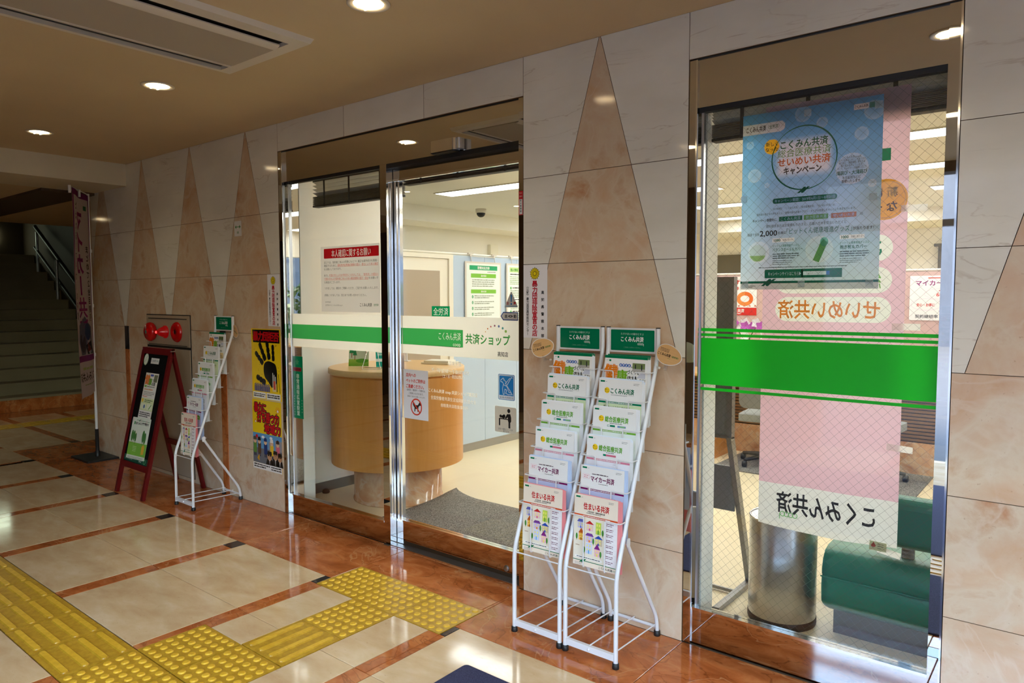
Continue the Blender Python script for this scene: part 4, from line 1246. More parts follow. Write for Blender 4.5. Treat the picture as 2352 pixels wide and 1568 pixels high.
for key, r in (('A', rA), ('B', rB), ('C', rC)):
    for i in range(6):
        z0 = RZ[i] - (.211 if i else .231); y0 = RY[i] - .0395
        for n in range(5):
            rnd = random.Random(hash((key, i, n)) if False else (ord(key) * 100 + i * 10 + n))
            dx = rnd.uniform(-.002, .002) + .0035 * n; dz = (0 if n == 0 else rnd.uniform(-.002, .006)); tl = -.045 + .012 * n
            o = inst(BM[i][0 if n == 0 else 1], 'brochure', None, (r.location.x - .105 + dx, y0 + .0045 * n, z0 + dz), (pi / 2 + tl, rnd.uniform(-.006, .006), 0))
            if n == 0: tag(o, '%s, %s' % (BR[i][1], WHERE[key]), 'brochure', 'leaflets in the brochure racks')
            else: tag(o, 'spare leaflet behind the front one, %s, %s' % (TIER[i], WHERE[key]), 'brochure', 'spare leaflets in the %s of the %s' % (TIER[i], WHERE[key][7:]))

# oval wooden looking tags clipped to the racks
def ovaltag(key, x, y, z, rz, tilt, label, sx):
    t = tag(empty('oval_tag', (x, y, z)), label, 'tag', 'oval tags clipped to the brochure racks')
    t.rotation_euler = (0, tilt, rz)
    pts = [(62 + 62 * cos(2 * pi * k / 40) * (1 + .06 * cos(2 * pi * k / 40)), 44 + 44 * sin(2 * pi * k / 40) * (1 - .10 * cos(2 * pi * k / 40))) for k in range(40)]
    p = Print(124, 88, (238, 234, 226), 1.0, bgpoly=pts)
    p.poly([(62 + (a - 62) * .95, 44 + (b - 44) * .94) for a, b in pts], (222, 176, 116), 1)
    for k in range(5): p.line([(14, 16 + 13 * k), (60, 18 + 13 * k), (108, 16 + 13 * k)], .5, (206, 156, 96), 2)
    p.text('こくみん共済', 12, 42, 14, (40, 30, 20), 3, 'l', .03, w=62); p.text('〈全労済〉', 78, 42, 9, (50, 130, 60), 3, 'l', .02, w=34); p.dashes(20, 66, 44, 3, 5.5, 2.2, (110, 80, 50), 3); p.dashes(62, 30, 14, 1, 3, 1.6, (110, 150, 60), 3)
    p.build('tag_face', M['ink'], t, (-.062, 0, -.044))
    MB().rbox((-.008, -.006, -.066), (.008, .006, -.036), .004, 3, 'z').tube(fillet([(0, .002, -.055), (-sx * .03, .004, -.066), (-sx * .062, .008, -.062)], .02), .004, 8).build('clip_arm', M['clear'], t)
    MB().lathe([(0, -.006), (.006, -.002), (.006, .004), (0, .006)], (-sx * .03, .0, -.066), 10).build('clip_ball', M['acwhite'], t)
ovaltag('B', 1.098, -.118, 1.252, 0.10, -.26, 'wood coloured oval tag clipped to the twin rack on its door side', -1)
ovaltag('C', 1.728, -.085, 1.246, -.08, .24, 'wood coloured oval tag clipped to the twin rack on its window side', 1)
ovaltag('A', -1.700, -.055, 1.245, -.20, .35, 'wood coloured oval tag seen edge-on, clipped to the rack by the sandwich board', 1)

# ------------------------------------------------------------------ red sandwich board with its papers
ab = tag(empty('sandwich_board', (-2.485, 0, 0)), 'dark red wooden sandwich board with papers on its black face', 'signboard')
th = math.atan2(.25, 1.1)
def board(front):
    sgn = 1 if front else -1
    # local frame: origin at the feet, x along the board, y up the slope, z out of its face
    y0 = -.495 if front else -.030
    y1 = -.245
    dirv = Vector((0, y1 - y0, 1.1)); L = dirv.length; u = dirv.normalized(); nrm = Vector((1, 0, 0)).cross(u) * (1 if front else 1)
    if (nrm.y < 0) != front: nrm = -nrm
    X = Vector((1, 0, 0)) if front else Vector((-1, 0, 0))
    return Matrix(((X.x, u.x, nrm.x, 0), (X.y, u.y, nrm.y, y0), (X.z, u.z, nrm.z, 0), (0, 0, 0, 1))), L
for front in (True, False):
    MX, Lb = board(front)
    for sx in (-1, 1): MB().box((sx * .22 - .016, 0, -.012), (sx * .22 + .016, Lb, .012), M=MX).build('leg', M['red_lacquer'], ab)
    MB().box((-.204, Lb - .05, -.011), (.204, Lb - .002, .011), M=MX).build('top_rail', M['red_lacquer'], ab)
    MB().box((-.204, .20 if front else .32, -.011), (.204, .245 if front else .36, .011), M=MX).build('bottom_rail', M['red_lacquer'], ab)
    if front: MB().box((-.204, .245, -.006), (.204, Lb - .05, .004), M=MX).build('chalk_panel', M['matblack'], ab)
MXF, Lb = board(True)
for sx in (-1, 1): MB().tube([(sx * .234, -.262, 1.085), (sx * .234, -.228, 1.085)], .006, 8).build('hinge', M['satin'], ab)
def onboard(p, name, x, y, label, cat, group=None, rot=0.0, m='ink', lift=.0045):
    o = inst(p.mesh(name, M[m]), name)
    o.matrix_world = Matrix.Translation((-2.485, 0, 0)) @ MXF @ Matrix.Translation((x, y, lift)) @ Matrix.Rotation(rot, 4, 'Z')
    return tag(o, label, cat, group)
PB = 'papers on the sandwich board'
p = Print(130, 44, (226, 224, 220), .5); p.text('こくみん共済', 6, 24, 17, K_, 2, 'l', .02, w=70); p.text('〈全労済〉', 84, 24, 10, G_, 2, 'l', .02, w=38)
onboard(p, 'name_card', -.066, 1.004, 'small white card with black and green characters at the top of the sandwich board', 'card', PB)
p = Print(78, 96, None, .5); pts = [(39 + 36 * cos(2 * pi * k / 26), 48 + 46 * sin(2 * pi * k / 26)) for k in range(26)]
p = Print(78, 96, (232, 240, 226), .5, bgpoly=pts); p.line([(16, 22), (38, 56), (60, 76)], 3, (140, 180, 120), 2); p.line([(30, 30), (56, 50)], 2, (140, 180, 120), 2); p.ring(39, 48, 35, 45, 4, (160, 200, 140), 2, 26)
onboard(p, 'leaf_cutout', -.192, .985, 'pale round cutout stuck on the upper corner of the sandwich board', 'cutout', PB)
p = Print(210, 297 + 100, (240, 238, 230), .4)
p.text('健', 40, 345, 78, (230, 120, 20), 2, 'c', .06); p.text('康', 92, 330, 56, (110, 170, 40), 2, 'c', .05); p.rect(144, 330, 56, 56, (120, 124, 92), 2); p.rr(80, 372, 52, 16, 7, (70, 90, 190), 2); p.text('づくり', 124, 344, 22, K_, 3, 'l', .02); p.text('応援', 124, 316, 28, K_, 3, 'l', .03)
p.rr(12, 286, 36, 14, 3, (120, 180, 50), 2); p.dashes(56, 292, 140, 1, 8, 5, K_, 2); p.dashes(20, 270, 170, 1, 8, 6, (226, 130, 30), 2); p.dashes(14, 250, 180, 3, 11, 4, GY, 2); p.dashes(14, 216, 100, 1, 8, 5, (214, 80, 30), 2)
p.rect(0, 110, 210, 92, (222, 232, 180), 1); p.ell(26, 184, 15, 15, YE, 2); p.dashes(60, 188, 130, 2, 12, 6, (70, 110, 50), 2); p.rr(14, 118, 84, 44, 5, (240, 244, 220), 2); p.rr(110, 118, 84, 44, 5, (240, 244, 220), 2); p.ell(70, 138, 14, 15, (90, 120, 160), 3); p.line([(150, 124), (180, 156)], 10, (110, 170, 70), 3)
p.dashes(14, 92, 180, 3, 14, 7, K_, 2); p.rect(0, 26, 210, 3, G_, 1); knot(p, 50, 27, 8); p.dashes(100, 12, 100, 1, 5, 6, K_, 2)
onboard(p, 'campaign_sheet', -.105, .535, 'tall health campaign sheet with big orange character on the black board face', 'poster', PB)
p = Print(300, 312, (232, 238, 224), .5, r=8)
p.rect(0, 26, 300, 96, (130, 190, 70), 1); p.rect(36, 258, 20, 22, (60, 150, 80), 2); p.text('新作 LINEスタンプ配信中！', 62, 268, 21, K_, 2, 'l', .03, w=214)
for (x, y, k) in ((40, 128, 1), (70, 134, .9), (98, 126, .8), (220, 128, 1.1), (250, 120, 1)): p.ell(x, y + 44 * k, 18 * k, 42 * k, (70, 130, 60), 2, 20); p.rect(x - 2, y - 16, 5, 26, (110, 80, 40), 2)
p.poly([(226, 40), (266, 44), (270, 100), (246, 118), (222, 98)], (230, 180, 60), 3); p.rect(0, 0, 300, 26, (226, 232, 216), 2); p.dashes(16, 14, 260, 2, 8, 3, GY, 3); p.dashes(80, 92, 60, 4, 11, 3, (236, 242, 220), 3)
for (x, y) in ((16, 296), (140, 292), (236, 284)): p.ring(x, y, 11, 11, 3, (236, 190, 190), 2, 16)
onboard(p, 'stamp_poster', -.168, .268, 'pale green poster with trees taped low on the black board face', 'poster', PB, .03)
p = Print(400, 46, (10, 70, 52), .3); p.text('こくみん共済', 22, 24, 24, (150, 180, 168), 2, 'l', .02, w=120); p.text('〈全労済〉', 150, 24, 14, (60, 140, 90), 2, 'l', .02); 
for k in range(5): p.ell(250 + 22 * (k % 3) + 9 * (k // 3), 30 - 13 * (k // 3), 6, 6, (200, 210, 200), 2, 12)
p.ring(340, 22, 18, 18, 6, (90, 170, 110), 2, 24)
onboard(p, 'green_strip', -.2, .248, 'dark green printed strip along the bottom of the sandwich board', 'strip', PB, 0, 'ink', .0042)
lh = tag(MB().box((-.06, -.002, -.07), (.06, .002, .07)).build('leaflet_holder', M['clear'], None, (-2.18, -.10, .47), (.12, .1, -.3)), 'clear acrylic leaflet holder hanging on the rear leg of the sandwich board', 'holder')

# ------------------------------------------------------------------ tall flag on its stand
fg = tag(empty('banner_flag', (-4.07, -.108, 0)), 'tall pink bordered cloth flag on a white pole with a black base', 'flag')
MB().rbox((-.20, -.16, 0), (.20, .16, .016), .01, 3, 'z').build('base', M['black'], fg)
MB().lathe([(.022, .016), (.022, .06), (.016, .065), (.016, .27), (0, .27)], seg=18).build('socket', M['black'], fg)
MB().tube([(0, 0, .26), (0, 0, 1.3), (0, 0, 2.43)], [.011, .011, .009], 12).build('pole', M['whitepaint'], fg)
fd = Vector((.45, -.312, 0)).normalized(); fo = Vector((0, 0, 0))
MB().tube([(0, 0, 2.425), tuple(fd * .56 + Vector((0, 0, 2.425)))], .005, 8).build('top_arm', M['whitepaint'], fg)
p = Print(560, 1790, (226, 214, 222), .6, step=.0012, grid=40, sheet=True)
PU = (150, 62, 140); PU2 = (160, 56, 130)
p.rect(0, 300, 560, 54, PU, 1); p.rect(0, 1740, 560, 50, PU, 1); p.rect(0, 300, 34, 1490, PU, 2); p.rect(526, 300, 34, 1490, PU, 2)
p.vtext('マイカー共済', 280, 1640, 190, PU2, 4, .045, 192)
p.vtext('たよれる！マイカーの補償', 450, 1690, 74, (60, 50, 56), 4, .02, 86)
p.vtext('まとめて２台目割引', 120, 1330, 70, (60, 50, 56), 4, .02, 76)
p.rect(90, 1640, 60, 40, (60, 130, 90), 4)
blob2 = [(100, 360), (380, 360), (440, 470), (400, 620), (250, 700), (120, 600)]
p.poly(blob2, (128, 128, 150), 3); p.poly([(70, 360), (250, 360), (280, 440), (150, 480)], (60, 56, 60), 5); p.ell(220, 560, 60, 76, (70, 90, 130), 5); p.ell(340, 470, 66, 90, (96, 84, 96), 5); p.poly([(150, 400), (250, 380), (240, 470)], (150, 70, 60), 6)
p.text('こくみん共済', 280, 170, 84, (70, 64, 66), 4, 'c', .03, w=430); p.dashes(70, 100, 400, 1, 9, 12, (170, 180, 150), 4); p.dashes(120, 240, 330, 1, 9, 24, (190, 206, 150), 4)
def flagwarp(x, y, z):
    u = x / .56
    off = .020 * sin(u * 5.2 + y * 1.7) * min(1, u * 2.5) + .05 * u * u * max(0, 1.1 - y)
    drop = .05 * u * max(0, .25 - y)
    q = fd * (x * .985) + Vector((-fd.y, fd.x, 0)) * (off + z)
    return Vector((q.x, q.y, y + .625 - drop))
fl = p.mesh('flag_cloth', M['cloth'], None)
# the cloth's printed face looks away from the pole's outer side: seen here from its back
V = [Vector(v.co) for v in fl.vertices]
for v, w in zip(fl.vertices, V): v.co = flagwarp(w.x, w.y, w.z - .0)
fl.update()
inst(fl, 'flag_cloth', fg)
for k, (a, b) in enumerate(((0, 2.415), (.27, 2.415), (.54, 2.415))):
    q = fd * a
    MB().rbox((q.x - .010, q.y - .010, b - .045), (q.x + .010, q.y + .010, b + .018), .005, 3, 'z').build('loop', M['whitepaint'], fg)
for z in (1.9, 1.4, .95): MB().rbox((-.014, -.014, z), (.014, .014, z + .03), .006, 3, 'z').build('loop', M['whitepaint'], fg)

# ------------------------------------------------------------------ mats on the lobby floor
def mat_obj(x0, y0, x1, y1, label, mt='navy', h=.009, z=.0, cat='mat'):
    b = MB(); pts = rrect(x0 * 1000, y0 * 1000, (x1 - x0) * 1000, (y1 - y0) * 1000, 18, 4)
    pts = [(a / 1000, c / 1000) for a, c in pts]
    b.prism(pts, z + .0004, z + h * .75); n = len(pts); cx, cy = (x0 + x1) / 2, (y0 + y1) / 2
    top = [(cx + (a - cx) * .992, cy + (c - cy) * .99) for a, c in pts]
    b.add([(a, c, z + h * .75) for a, c in pts] + [(a, c, z + h) for a, c in top], [(i, (i + 1) % n, n + (i + 1) % n, n + i) for i in range(n)] + [tuple(range(n, 2 * n))])
    return tag(b.build('floor_mat', M[mt]), label, cat)
mat_obj(1.175, -1.50, 2.9, -.735, 'dark navy floor mat at the bottom edge of the picture', h=.008)
mat_obj(.2, -3.6, 5.6, -1.85, 'large navy entrance mat towards the street doors')

# ------------------------------------------------------------------ films and notices on the sliding door glass
DG = 'films and notices on the door glass'
FY, LY = .0392, .0882           # lobby faces of the fixed pane and of the leaf's pane
def onglass(p, name, x, z, y, label, cat, m='stickerfilm', group=DG):
    return tag(p.build(name, M[m], None, (x, y, z)), label, cat, group)
def band(w):
    p = Print(w, 222, None, 0, sheet=True); p.rect(0, 0, w, 54, (250, 248, 236), 0); p.rect(0, 150, w, 72, (250, 248, 236), 0); return p
p = band(966); p.rect(0, 54, 966, 96, (62, 172, 88), 0)
onglass(p, 'window_film', -1.162, 1.157, FY, 'white frosted film with a plain green stripe on the fixed door pane', 'film')
p = band(924); p.knock([(0, 54), (488, 54), (488, 150), (0, 150)], [('こくみん共済', 300, 112, 48, 172, 'l'), ('coop', 412, 70, 30, 58, 'l')], (62, 172, 88), 0, (248, 246, 236)); p.rect(488, 54, 436, 96, (250, 248, 236), 0)
p.text('共済ショップ', 508, 104, 60, (58, 160, 72), 2, 'l', .04, w=316); p.text('高知店', 738, 30, 28, (70, 70, 66), 2, 'l', .03, w=72)
for k, (c, r) in enumerate((((226, 160, 60), 3), ((214, 110, 50), 4), ((206, 90, 90), 4.5), ((160, 100, 130), 5.5), ((110, 130, 190), 6.5), ((90, 170, 170), 6.5), ((150, 190, 90), 7.5))):
    a = radians(158 - 20 * k); p.ell(730 + 82 * cos(a), 122 + 62 * sin(a) - k * 1.5, r, r, c, 2, 14)
onglass(p, 'window_film', -.086, 1.157, LY, 'white frosted film with green stripe and shop name on the sliding leaf', 'film')
p = Print(578, 416, (206, 202, 196), .25, sheet=True)
p.knock(rrect(34, 340, 536, 62, 6), [('本人確認に関するお願い', 112, 370, 52, 384, 'l')], (206, 26, 36), 1)
for k, (t, x, c, w) in enumerate((('窓口では、契約者ご本人の同意にもとづく適正な諸手続きを実施・', 34, (60, 58, 56), 528), ('確認するために、', 34, (60, 58, 56), 132), ('をお願いしております。', 34, (60, 58, 56), 176), ('また、', 34, (60, 58, 56), 46), ('', 0, K_, 0), ('る場合がございます。', 34, (60, 58, 56), 164), ('つきましては、趣旨をご理解いただき、ご協力をお願いいたします。', 34, (60, 58, 56), 528), ('詳細につきましては、窓口までお問い合わせください。', 34, (60, 58, 56), 416))):
    y = (314, 294, 272, 232, 0, 188, 150, 106)[k]
    if t: p.text(t, x, y, 17, c, 1, 'l', 0, w=w)
p.text('運転免許証等確認書類の提示・提出による本人確認', 172, 294, 17, (214, 80, 70), 1, 'l', 0, w=390); p.text('代理の方によるお手続きにつきましては、「委任状」の提出と', 84, 232, 17, (214, 80, 70), 1, 'l', 0, w=480)
p.text('代理の方および契約者ご本人の本人確認書類の提示・提出', 34, 210, 17, (214, 80, 70), 1, 'l', 0, w=436); p.text('をお願いす', 474, 210, 17, (60, 58, 56), 1, 'l', 0, w=88)
p.line([(172, 285), (562, 285)], 1, (214, 80, 70), 1); p.line([(84, 223), (564, 223)], 1, (214, 80, 70), 1); p.line([(34, 201), (470, 201)], 1, (214, 80, 70), 1)
p.text('2019年6月', 40, 62, 13, (90, 88, 84), 1); p.text('全労済からこくみん共済coopへ', 40, 42, 12, (90, 88, 84), 1, 'l', 0, w=180); p.text('こくみん共済', 388, 46, 24, K_, 1, 'l', .02, w=112); p.text('全労済', 516, 46, 15, (40, 110, 60), 1, 'l', .02)
onglass(p, 'notice', -.803, 1.396, FY, 'translucent notice with a red title bar on the fixed door pane', 'notice', 'stickerfilm')
p = Print(142, 58, None, .3, sheet=True); p.knock([(0, 0), (142, 0), (142, 58), (0, 58)], [('全労済', 71, 28, 46, 118, 'c')], (0, 146, 88), 0, (248, 248, 240))
onglass(p, 'label_plate', .161, 1.379, LY, 'small green label with three white characters above the door film', 'label')
p = Print(208, 292, (238, 238, 240), .3)
for k, t in enumerate(('店内への', 'ペットのご同伴は', 'ご遠慮ください。')): p.text(t, 22, 260 - 33 * k, 24, (214, 50, 40), 2, 'l', .03, w=(84, 162, 150)[k])
p.text('盲導犬・聴導犬・介護犬は、', 28, 172, 14, K_, 2, 'l', 0, w=158); p.text('ご同伴いただけます。', 44, 152, 14, K_, 2, 'l', 0, w=124); p.text('皆様のご協力をお願いいたします。', 34, 134, 10, K_, 2, 'l', 0, w=150)
p.poly([(78, 92), (86, 76), (92, 72), (92, 46), (99, 46), (101, 62), (116, 62), (118, 46), (124, 46), (126, 74), (134, 84), (146, 84), (150, 92), (142, 102), (138, 108), (132, 100), (122, 86), (96, 84), (84, 96)], (24, 22, 22), 2)
p.ring(108, 74, 48, 50, 8, (222, 60, 30), 3); p.line([(76, 108), (140, 40)], 8, (222, 60, 30), 4)
onglass(p, 'pet_notice', -.082, .770, LY, 'white no pets notice with a crossed out dog on the sliding leaf', 'notice', 'ink')
p = Print(112, 136, (60, 130, 190), .3, r=8); p.rr(3, 3, 106, 130, 6, (232, 240, 246), 1); p.rect(8, 24, 96, 104, (30, 134, 206), 2)
p.text('盲導犬同伴可', 56, 13, 12, (90, 110, 130), 2, 'c', 0, w=92)
for pts in ([(18, 104), (34, 116), (44, 104), (52, 98), (56, 76), (66, 62), (72, 44), (84, 40)], [(18, 104), (18, 96), (30, 94), (36, 84), (30, 60), (34, 30), (42, 30)], [(44, 34), (46, 58), (60, 52), (52, 36), (70, 30), (92, 32)], [(60, 78), (90, 122), (98, 120)], [(48, 86), (80, 118)], [(38, 80), (64, 72), (98, 30)], [(38, 104), (40, 112)]):
    p.line(pts, 3.4, (236, 244, 250), 3)
onglass(p, 'guide_dog_sticker', .656, .946, LY, 'blue sticker with a white guide dog in harness on the leaf', 'sticker', 'ink')
p = Print(146, 138, (226, 216, 190), .3, r=8); p.ell(96, 118, 10, 11, K_, 2); p.poly([(84, 100), (106, 102), (112, 84), (112, 62), (106, 56), (106, 26), (94, 26), (94, 58), (90, 66), (90, 84), (76, 74), (70, 78)], K_, 2)
p.ell(40, 86, 8, 8, K_, 2); p.ell(58, 84, 14, 8, K_, 2); p.ell(64, 90, 8, 7, K_, 2); p.rect(28, 70, 62, 5, K_, 2); p.rect(28, 36, 9, 36, K_, 2); p.rect(58, 72, 6, 8, K_, 2)
p.text('おむつ替えシートが', 74, 18, 12, (60, 56, 50), 2, 'c', 0, w=98); p.text('あります', 78, 7, 11, (60, 56, 50), 2, 'c', 0, w=40)
onglass(p, 'changing_table_sticker', .632, .772, LY, 'cream sticker with a black figure at a baby changing table', 'sticker', 'ink')
p = Print(92, 84, None, .3); p = Print(92, 84, (206, 206, 200), .3, bgpoly=[(2, 4), (6, 0), (86, 0), (90, 4), (48, 82), (44, 82)]); p.poly([(43, 66), (49, 66), (51, 64), (49, 28), (43, 28), (41, 64)], (40, 130, 190), 2); p.ell(46, 18, 5, 5, (40, 130, 190), 2)
p.text('注', 22, 22, 17, (200, 40, 36), 2, 'c', .03); p.text('意', 69, 22, 17, (200, 40, 36), 2, 'c', .03); p.rect(8, 5, 76, 4, (120, 170, 200), 2)
onglass(p, 'caution_sticker', .700, 1.434, LY, 'grey triangular caution sticker on the leaf near the steel jamb', 'sticker', 'ink')
p = Print(118, 44, (30, 66, 140), .3, bgpoly=[(0, 22), (18, 0), (118, 0), (118, 44), (18, 44)]); p.poly([(7, 22), (21, 5), (114, 5), (114, 39), (21, 39)], (214, 212, 206), 1)
p.text('自', 38, 22, 19, K_, 2, 'c', .03); p.text('動', 98, 22, 19, K_, 2, 'c', .03); p.ell(68, 22, 15, 6, K_, 2); p.ell(68, 22, 8, 2.4, (214, 212, 206), 3)
onglass(p, 'automatic_door_sticker', .673, 1.366, LY, 'small arrow shaped sticker bordered in blue beneath the caution triangle', 'sticker', 'ink')
p = Print(124, 424, (0, 132, 82), .3); star = [(62 + (24 if k % 2 == 0 else 12) * sin(2 * pi * k / 10), 384 + (24 if k % 2 == 0 else 12) * cos(2 * pi * k / 10)) for k in range(10)]
p.poly(star, (70, 160, 110), 1); p.rect(14, 322, 94, 26, (150, 40, 50), 1); p.text('機械警備', 61, 335, 18, (90, 30, 36), 2, 'c', .02, w=78); p.vtext('非常通報装置設置', 66, 306, 35, (190, 222, 200), 2, .03, 36); p.vtext('高知県警察', 108, 130, 10, (150, 200, 170), 2, 0, 20); p.dashes(20, 150, 10, 8, 18, 6, (120, 180, 150), 2)
onglass(p, 'alarm_sticker', -1.148, .666, FY, 'tall green sticker with white column of characters at the pane edge', 'sticker', 'inkgloss')
# white cut lettering lower on the leaf
cl = tag(empty('cut_lettering', (.115, LY, .835)), 'white cut vinyl lettering with opening hours on the sliding leaf', 'lettering', DG)
WT = (246, 240, 224)
for t, x, y, s, w in (('営業時間', 178, 282, 26, 94), ('午前9時～午後5時30分', 96, 236, 26, 236), ('平　日', 40, 240, 22, 60), ('（土・日・祝日は休み）', 128, 208, 22, 166), ('こくみん共済 coop 共済ショップ高知店', 14, 118, 24, 378), ('全国労働者共済生活協同組合連合会', 32, 78, 24, 350), ('自賠責共済取扱事務所', 114, 40, 22, 210)):
    p = Print(400, 300, None, .1, sheet=True); p.text(t, x, y, s, WT, 1, 'l', .012, w=w); p.build('text_line', M['whitetext'], cl)['kind'] = 'stuff'

# ------------------------------------------------------------------ shop window: green stripes, blue poster, pink banner
WY = .0354
WS = 'green stripes across the shop window'
for z0, z1, lab in ((1.344, 1.357, 'uppermost thin green stripe on the shop window'), (1.3235, 1.335, 'thin green stripe just above the broad green band'), (1.121, 1.3155, 'broad green band across the shop window'), (1.096, 1.108, 'thin green stripe just below the broad green band')):
    tag(MB().add([(1.803, WY, z0), (2.686, WY, z0), (2.686, WY, z1), (1.803, WY, z1)], [(0, 1, 2, 3)]).build('window_stripe', M['greenband'], None), lab, 'stripe', WS)

p = Print(510, 690, None, .4, sheet=True)
BUB = ((232, 664, 30), (480, 640, 34), (302, 622, 20), (440, 562, 24), (30, 572, 15), (50, 450, 26), (100, 408, 10), (480, 380, 14), (410, 440, 56), (302, 150, 50), (72, 148, 42))
def ground(x, y):
    t = max(0, min(1, (y - 28) / 662)); c = [210 - 120 * t, 230 - 52 * t, 242 - 2 * t]
    def over(k, q):
        for i in range(3): c[i] += (q[i] - c[i]) * k
    for bx, by, r in BUB:
        d = math.hypot(x - bx, y - by)
        if d < r: over(.22 + .28 * (d / r) ** 3, (240, 250, 255))
    d = math.hypot(max(abs(x - 238) - 84, 0), max(abs(y - 506) - 52, 0))
    if d < 26: over(.75 * (1 - d / 26), (248, 252, 252))
    if 612 < y < 652 and (x < 146 or math.hypot(x - 146, y - 632) < 20): over(.9, (246, 250, 252))
    d = math.hypot(x - 116, y - 556)
    if d < 29: c[:] = (250, 206, 40)
    if math.hypot(x - 68, y - 144) < 33: c[:] = (140, 186, 120) if y < 134 else (190, 220, 224)
    for px in (126, 374):
        if px < x < px + 84 and 184 < y < 200: over(.8, (250, 252, 252))
    for (x0, q) in ((412, (248, 250, 250)), (464, (60, 150, 140))):
        if x0 < x < x0 + (50 if x0 == 412 else 32) and 649 < y < 669: c[:] = q
    return tuple(c)
p.field(0, 28, 510, 662, ground, 2.5)
p.text('こくみん共済', 14, 632, 24, (20, 30, 30), 4, 'l', .03, w=78); p.text('〈全労済〉', 100, 634, 17, (30, 120, 80), 4, 'l', .02, w=44)
p.text('こくみん共済', 415, 659, 11, (40, 50, 50), 4, 'l', .02, w=44)
p.ring(238, 500, 122, 122, lambda t: 2 + 3.5 * (abs(sin(2 * pi * t * 1.0 + .8))), (30, 128, 90), 4, 72)
knot(p, 240, 378, 12, (0, 116, 78), 6)
p.text('新しく', 116, 566, 17, (70, 52, 10), 4, 'c', .015); p.text('なった', 116, 546, 17, (70, 52, 10), 4, 'c', .015)
for t, x, y, s, w, c in (('こくみん共済', 150, 556, 34, 176, (0, 112, 72)), ('総合医療共済', 140, 524, 34, 196, (96, 168, 62)), ('せいめい共済', 140, 490, 34, 196, (226, 112, 32)), ('キャンペーン', 164, 456, 30, 140, (20, 20, 22))):
    p.text(t, x, y, s, c, 7, 'l', .03, w=w)
for k, (t, s, c, w) in enumerate((('こくみん共済coopは、', 10, K_, 66), ('お子さまをはじめとした皆さまの', 10, K_, 92), ('体力向上・健康増進に寄与する', 10, K_, 88), ('取り組みを行っています。', 10, K_, 74), ('そこで、キャンペーン応募数に応じて', 10, K_, 98), ('縄跳び・大縄跳び', 17, (0, 104, 80), 106), ('を児童館などに', 12, K_, 62), ('寄贈いたします。', 12, K_, 68))):
    p.text(t, 410, (482, 472, 462, 452, 442, 426, 408, 395)[k], s, c, 4, 'c', .03 if s > 11 else 0, w=w)
p.knock(rrect(124, 334, 238, 20, 9), [('キャンペーン期間：2019年6月1日～8月31日', 132, 344, 14, 222, 'l')], (0, 116, 84), 4)
p.text('2019年8月、「こくみん共済」「総合医療共済」「せいめい共済」は、', 126, 314, 10, K_, 4, 'l', 0, w=230); p.text('組合員の皆さまの声をもとに、保障内容の改善やプラン・タイプの見直しを中心とした改定を行います。', 62, 296, 10, K_, 4, 'l', 0, w=366)
p.text('キャンペーン期間中に、', 46, 272, 13, K_, 4, 'l', .02, w=98)
for x, c, t in ((150, (0, 122, 84), 'こくみん共済'), (244, (110, 178, 90), '総合医療共済'), (342, (232, 122, 50), 'せいめい共済')): p.knock([(x, 264), (x + 88, 264), (x + 88, 282), (x, 282)], [(t, x + 44, 273, 15, 74, 'c')], c, 4)
p.text('の', 442, 274, 12, K_, 4, 'l'); p.text('資料請求またはお見積もりのうえ、応募ハガキを提出いただくと', 100, 248, 13, K_, 4, 'l', .01, w=296)
p.text('抽選で合計', 26, 218, 13, K_, 4, 'l', .01, w=48); p.text('2,000', 76, 222, 30, (16, 20, 24), 4, 'l', .04, w=68); p.text('名様に', 146, 220, 12, K_, 4, 'l', .01, w=32); p.text('「ピットくん健康増進グッズ」', 180, 224, 24, (0, 110, 96), 4, 'l', .03, w=236); p.text('が当たります！', 420, 222, 13, K_, 4, 'l', .01, w=70)
p.line([(294, 112), (320, 176)], 24, (120, 180, 100), 4); p.ell(320, 178, 15, 17, (140, 216, 196), 5)
for x, a, b in ((128, 'ピットくん健康増進グッズ①', 'バランスボール＆カバー'), (376, 'ピットくん健康増進グッズ②', '抱き枕＆カバー')):
    p.text('1000', x + 4, 192, 14, (0, 110, 84), 5, 'l', .03); p.text('名様に当たる！', x + 38, 192, 9, (40, 60, 60), 5, 'l', 0, w=40)
    p.text(a, x, 170, 10, (0, 110, 96), 4, 'l', .01, w=100); p.text(b, x, 155, 15, (0, 96, 84), 4, 'l', .02, w=114 if x < 200 else 92)
    p.dashes(x, 138, 100, 3, 8, 4, (90, 110, 120), 4); p.dashes(x, 112, 76, 3, 7, 2.5, (110, 130, 140), 4)
p.dashes(74, 86, 340, 1, 5, 3, (90, 110, 120), 4); p.knock(rrect(98, 44, 146, 34, 5), [('キャンペーンサイトはこちら▶', 112, 61, 16, 126, 'l')], (0, 118, 86), 4); p.rect(240, 44, 146, 10, (0, 118, 86), 4); p.rect(240, 68, 146, 10, (0, 118, 86), 4); p.rect(342, 54, 44, 14, (0, 118, 86), 4); p.rect(240, 54, 6, 14, (0, 118, 86), 4); p.text('こくみんキャンペーン', 250, 61, 9, (60, 70, 80), 6, 'l', 0, w=66); p.rect(330, 54, 12, 14, (40, 130, 210), 6)
p.rect(0, 0, 510, 28, (190, 196, 196), 0); p.rect(0, 24, 510, 9, (0, 112, 84), 4); knot(p, 114, 27, 15, (0, 112, 84), 6); p.dashes(22, 14, 40, 2, 6, 3, GY, 4)
bp = tag(p.build('campaign_poster', M['stickerfilm'], None, (1.978, .0456, 1.516)), 'large sky blue campaign poster behind the wired glass', 'poster')
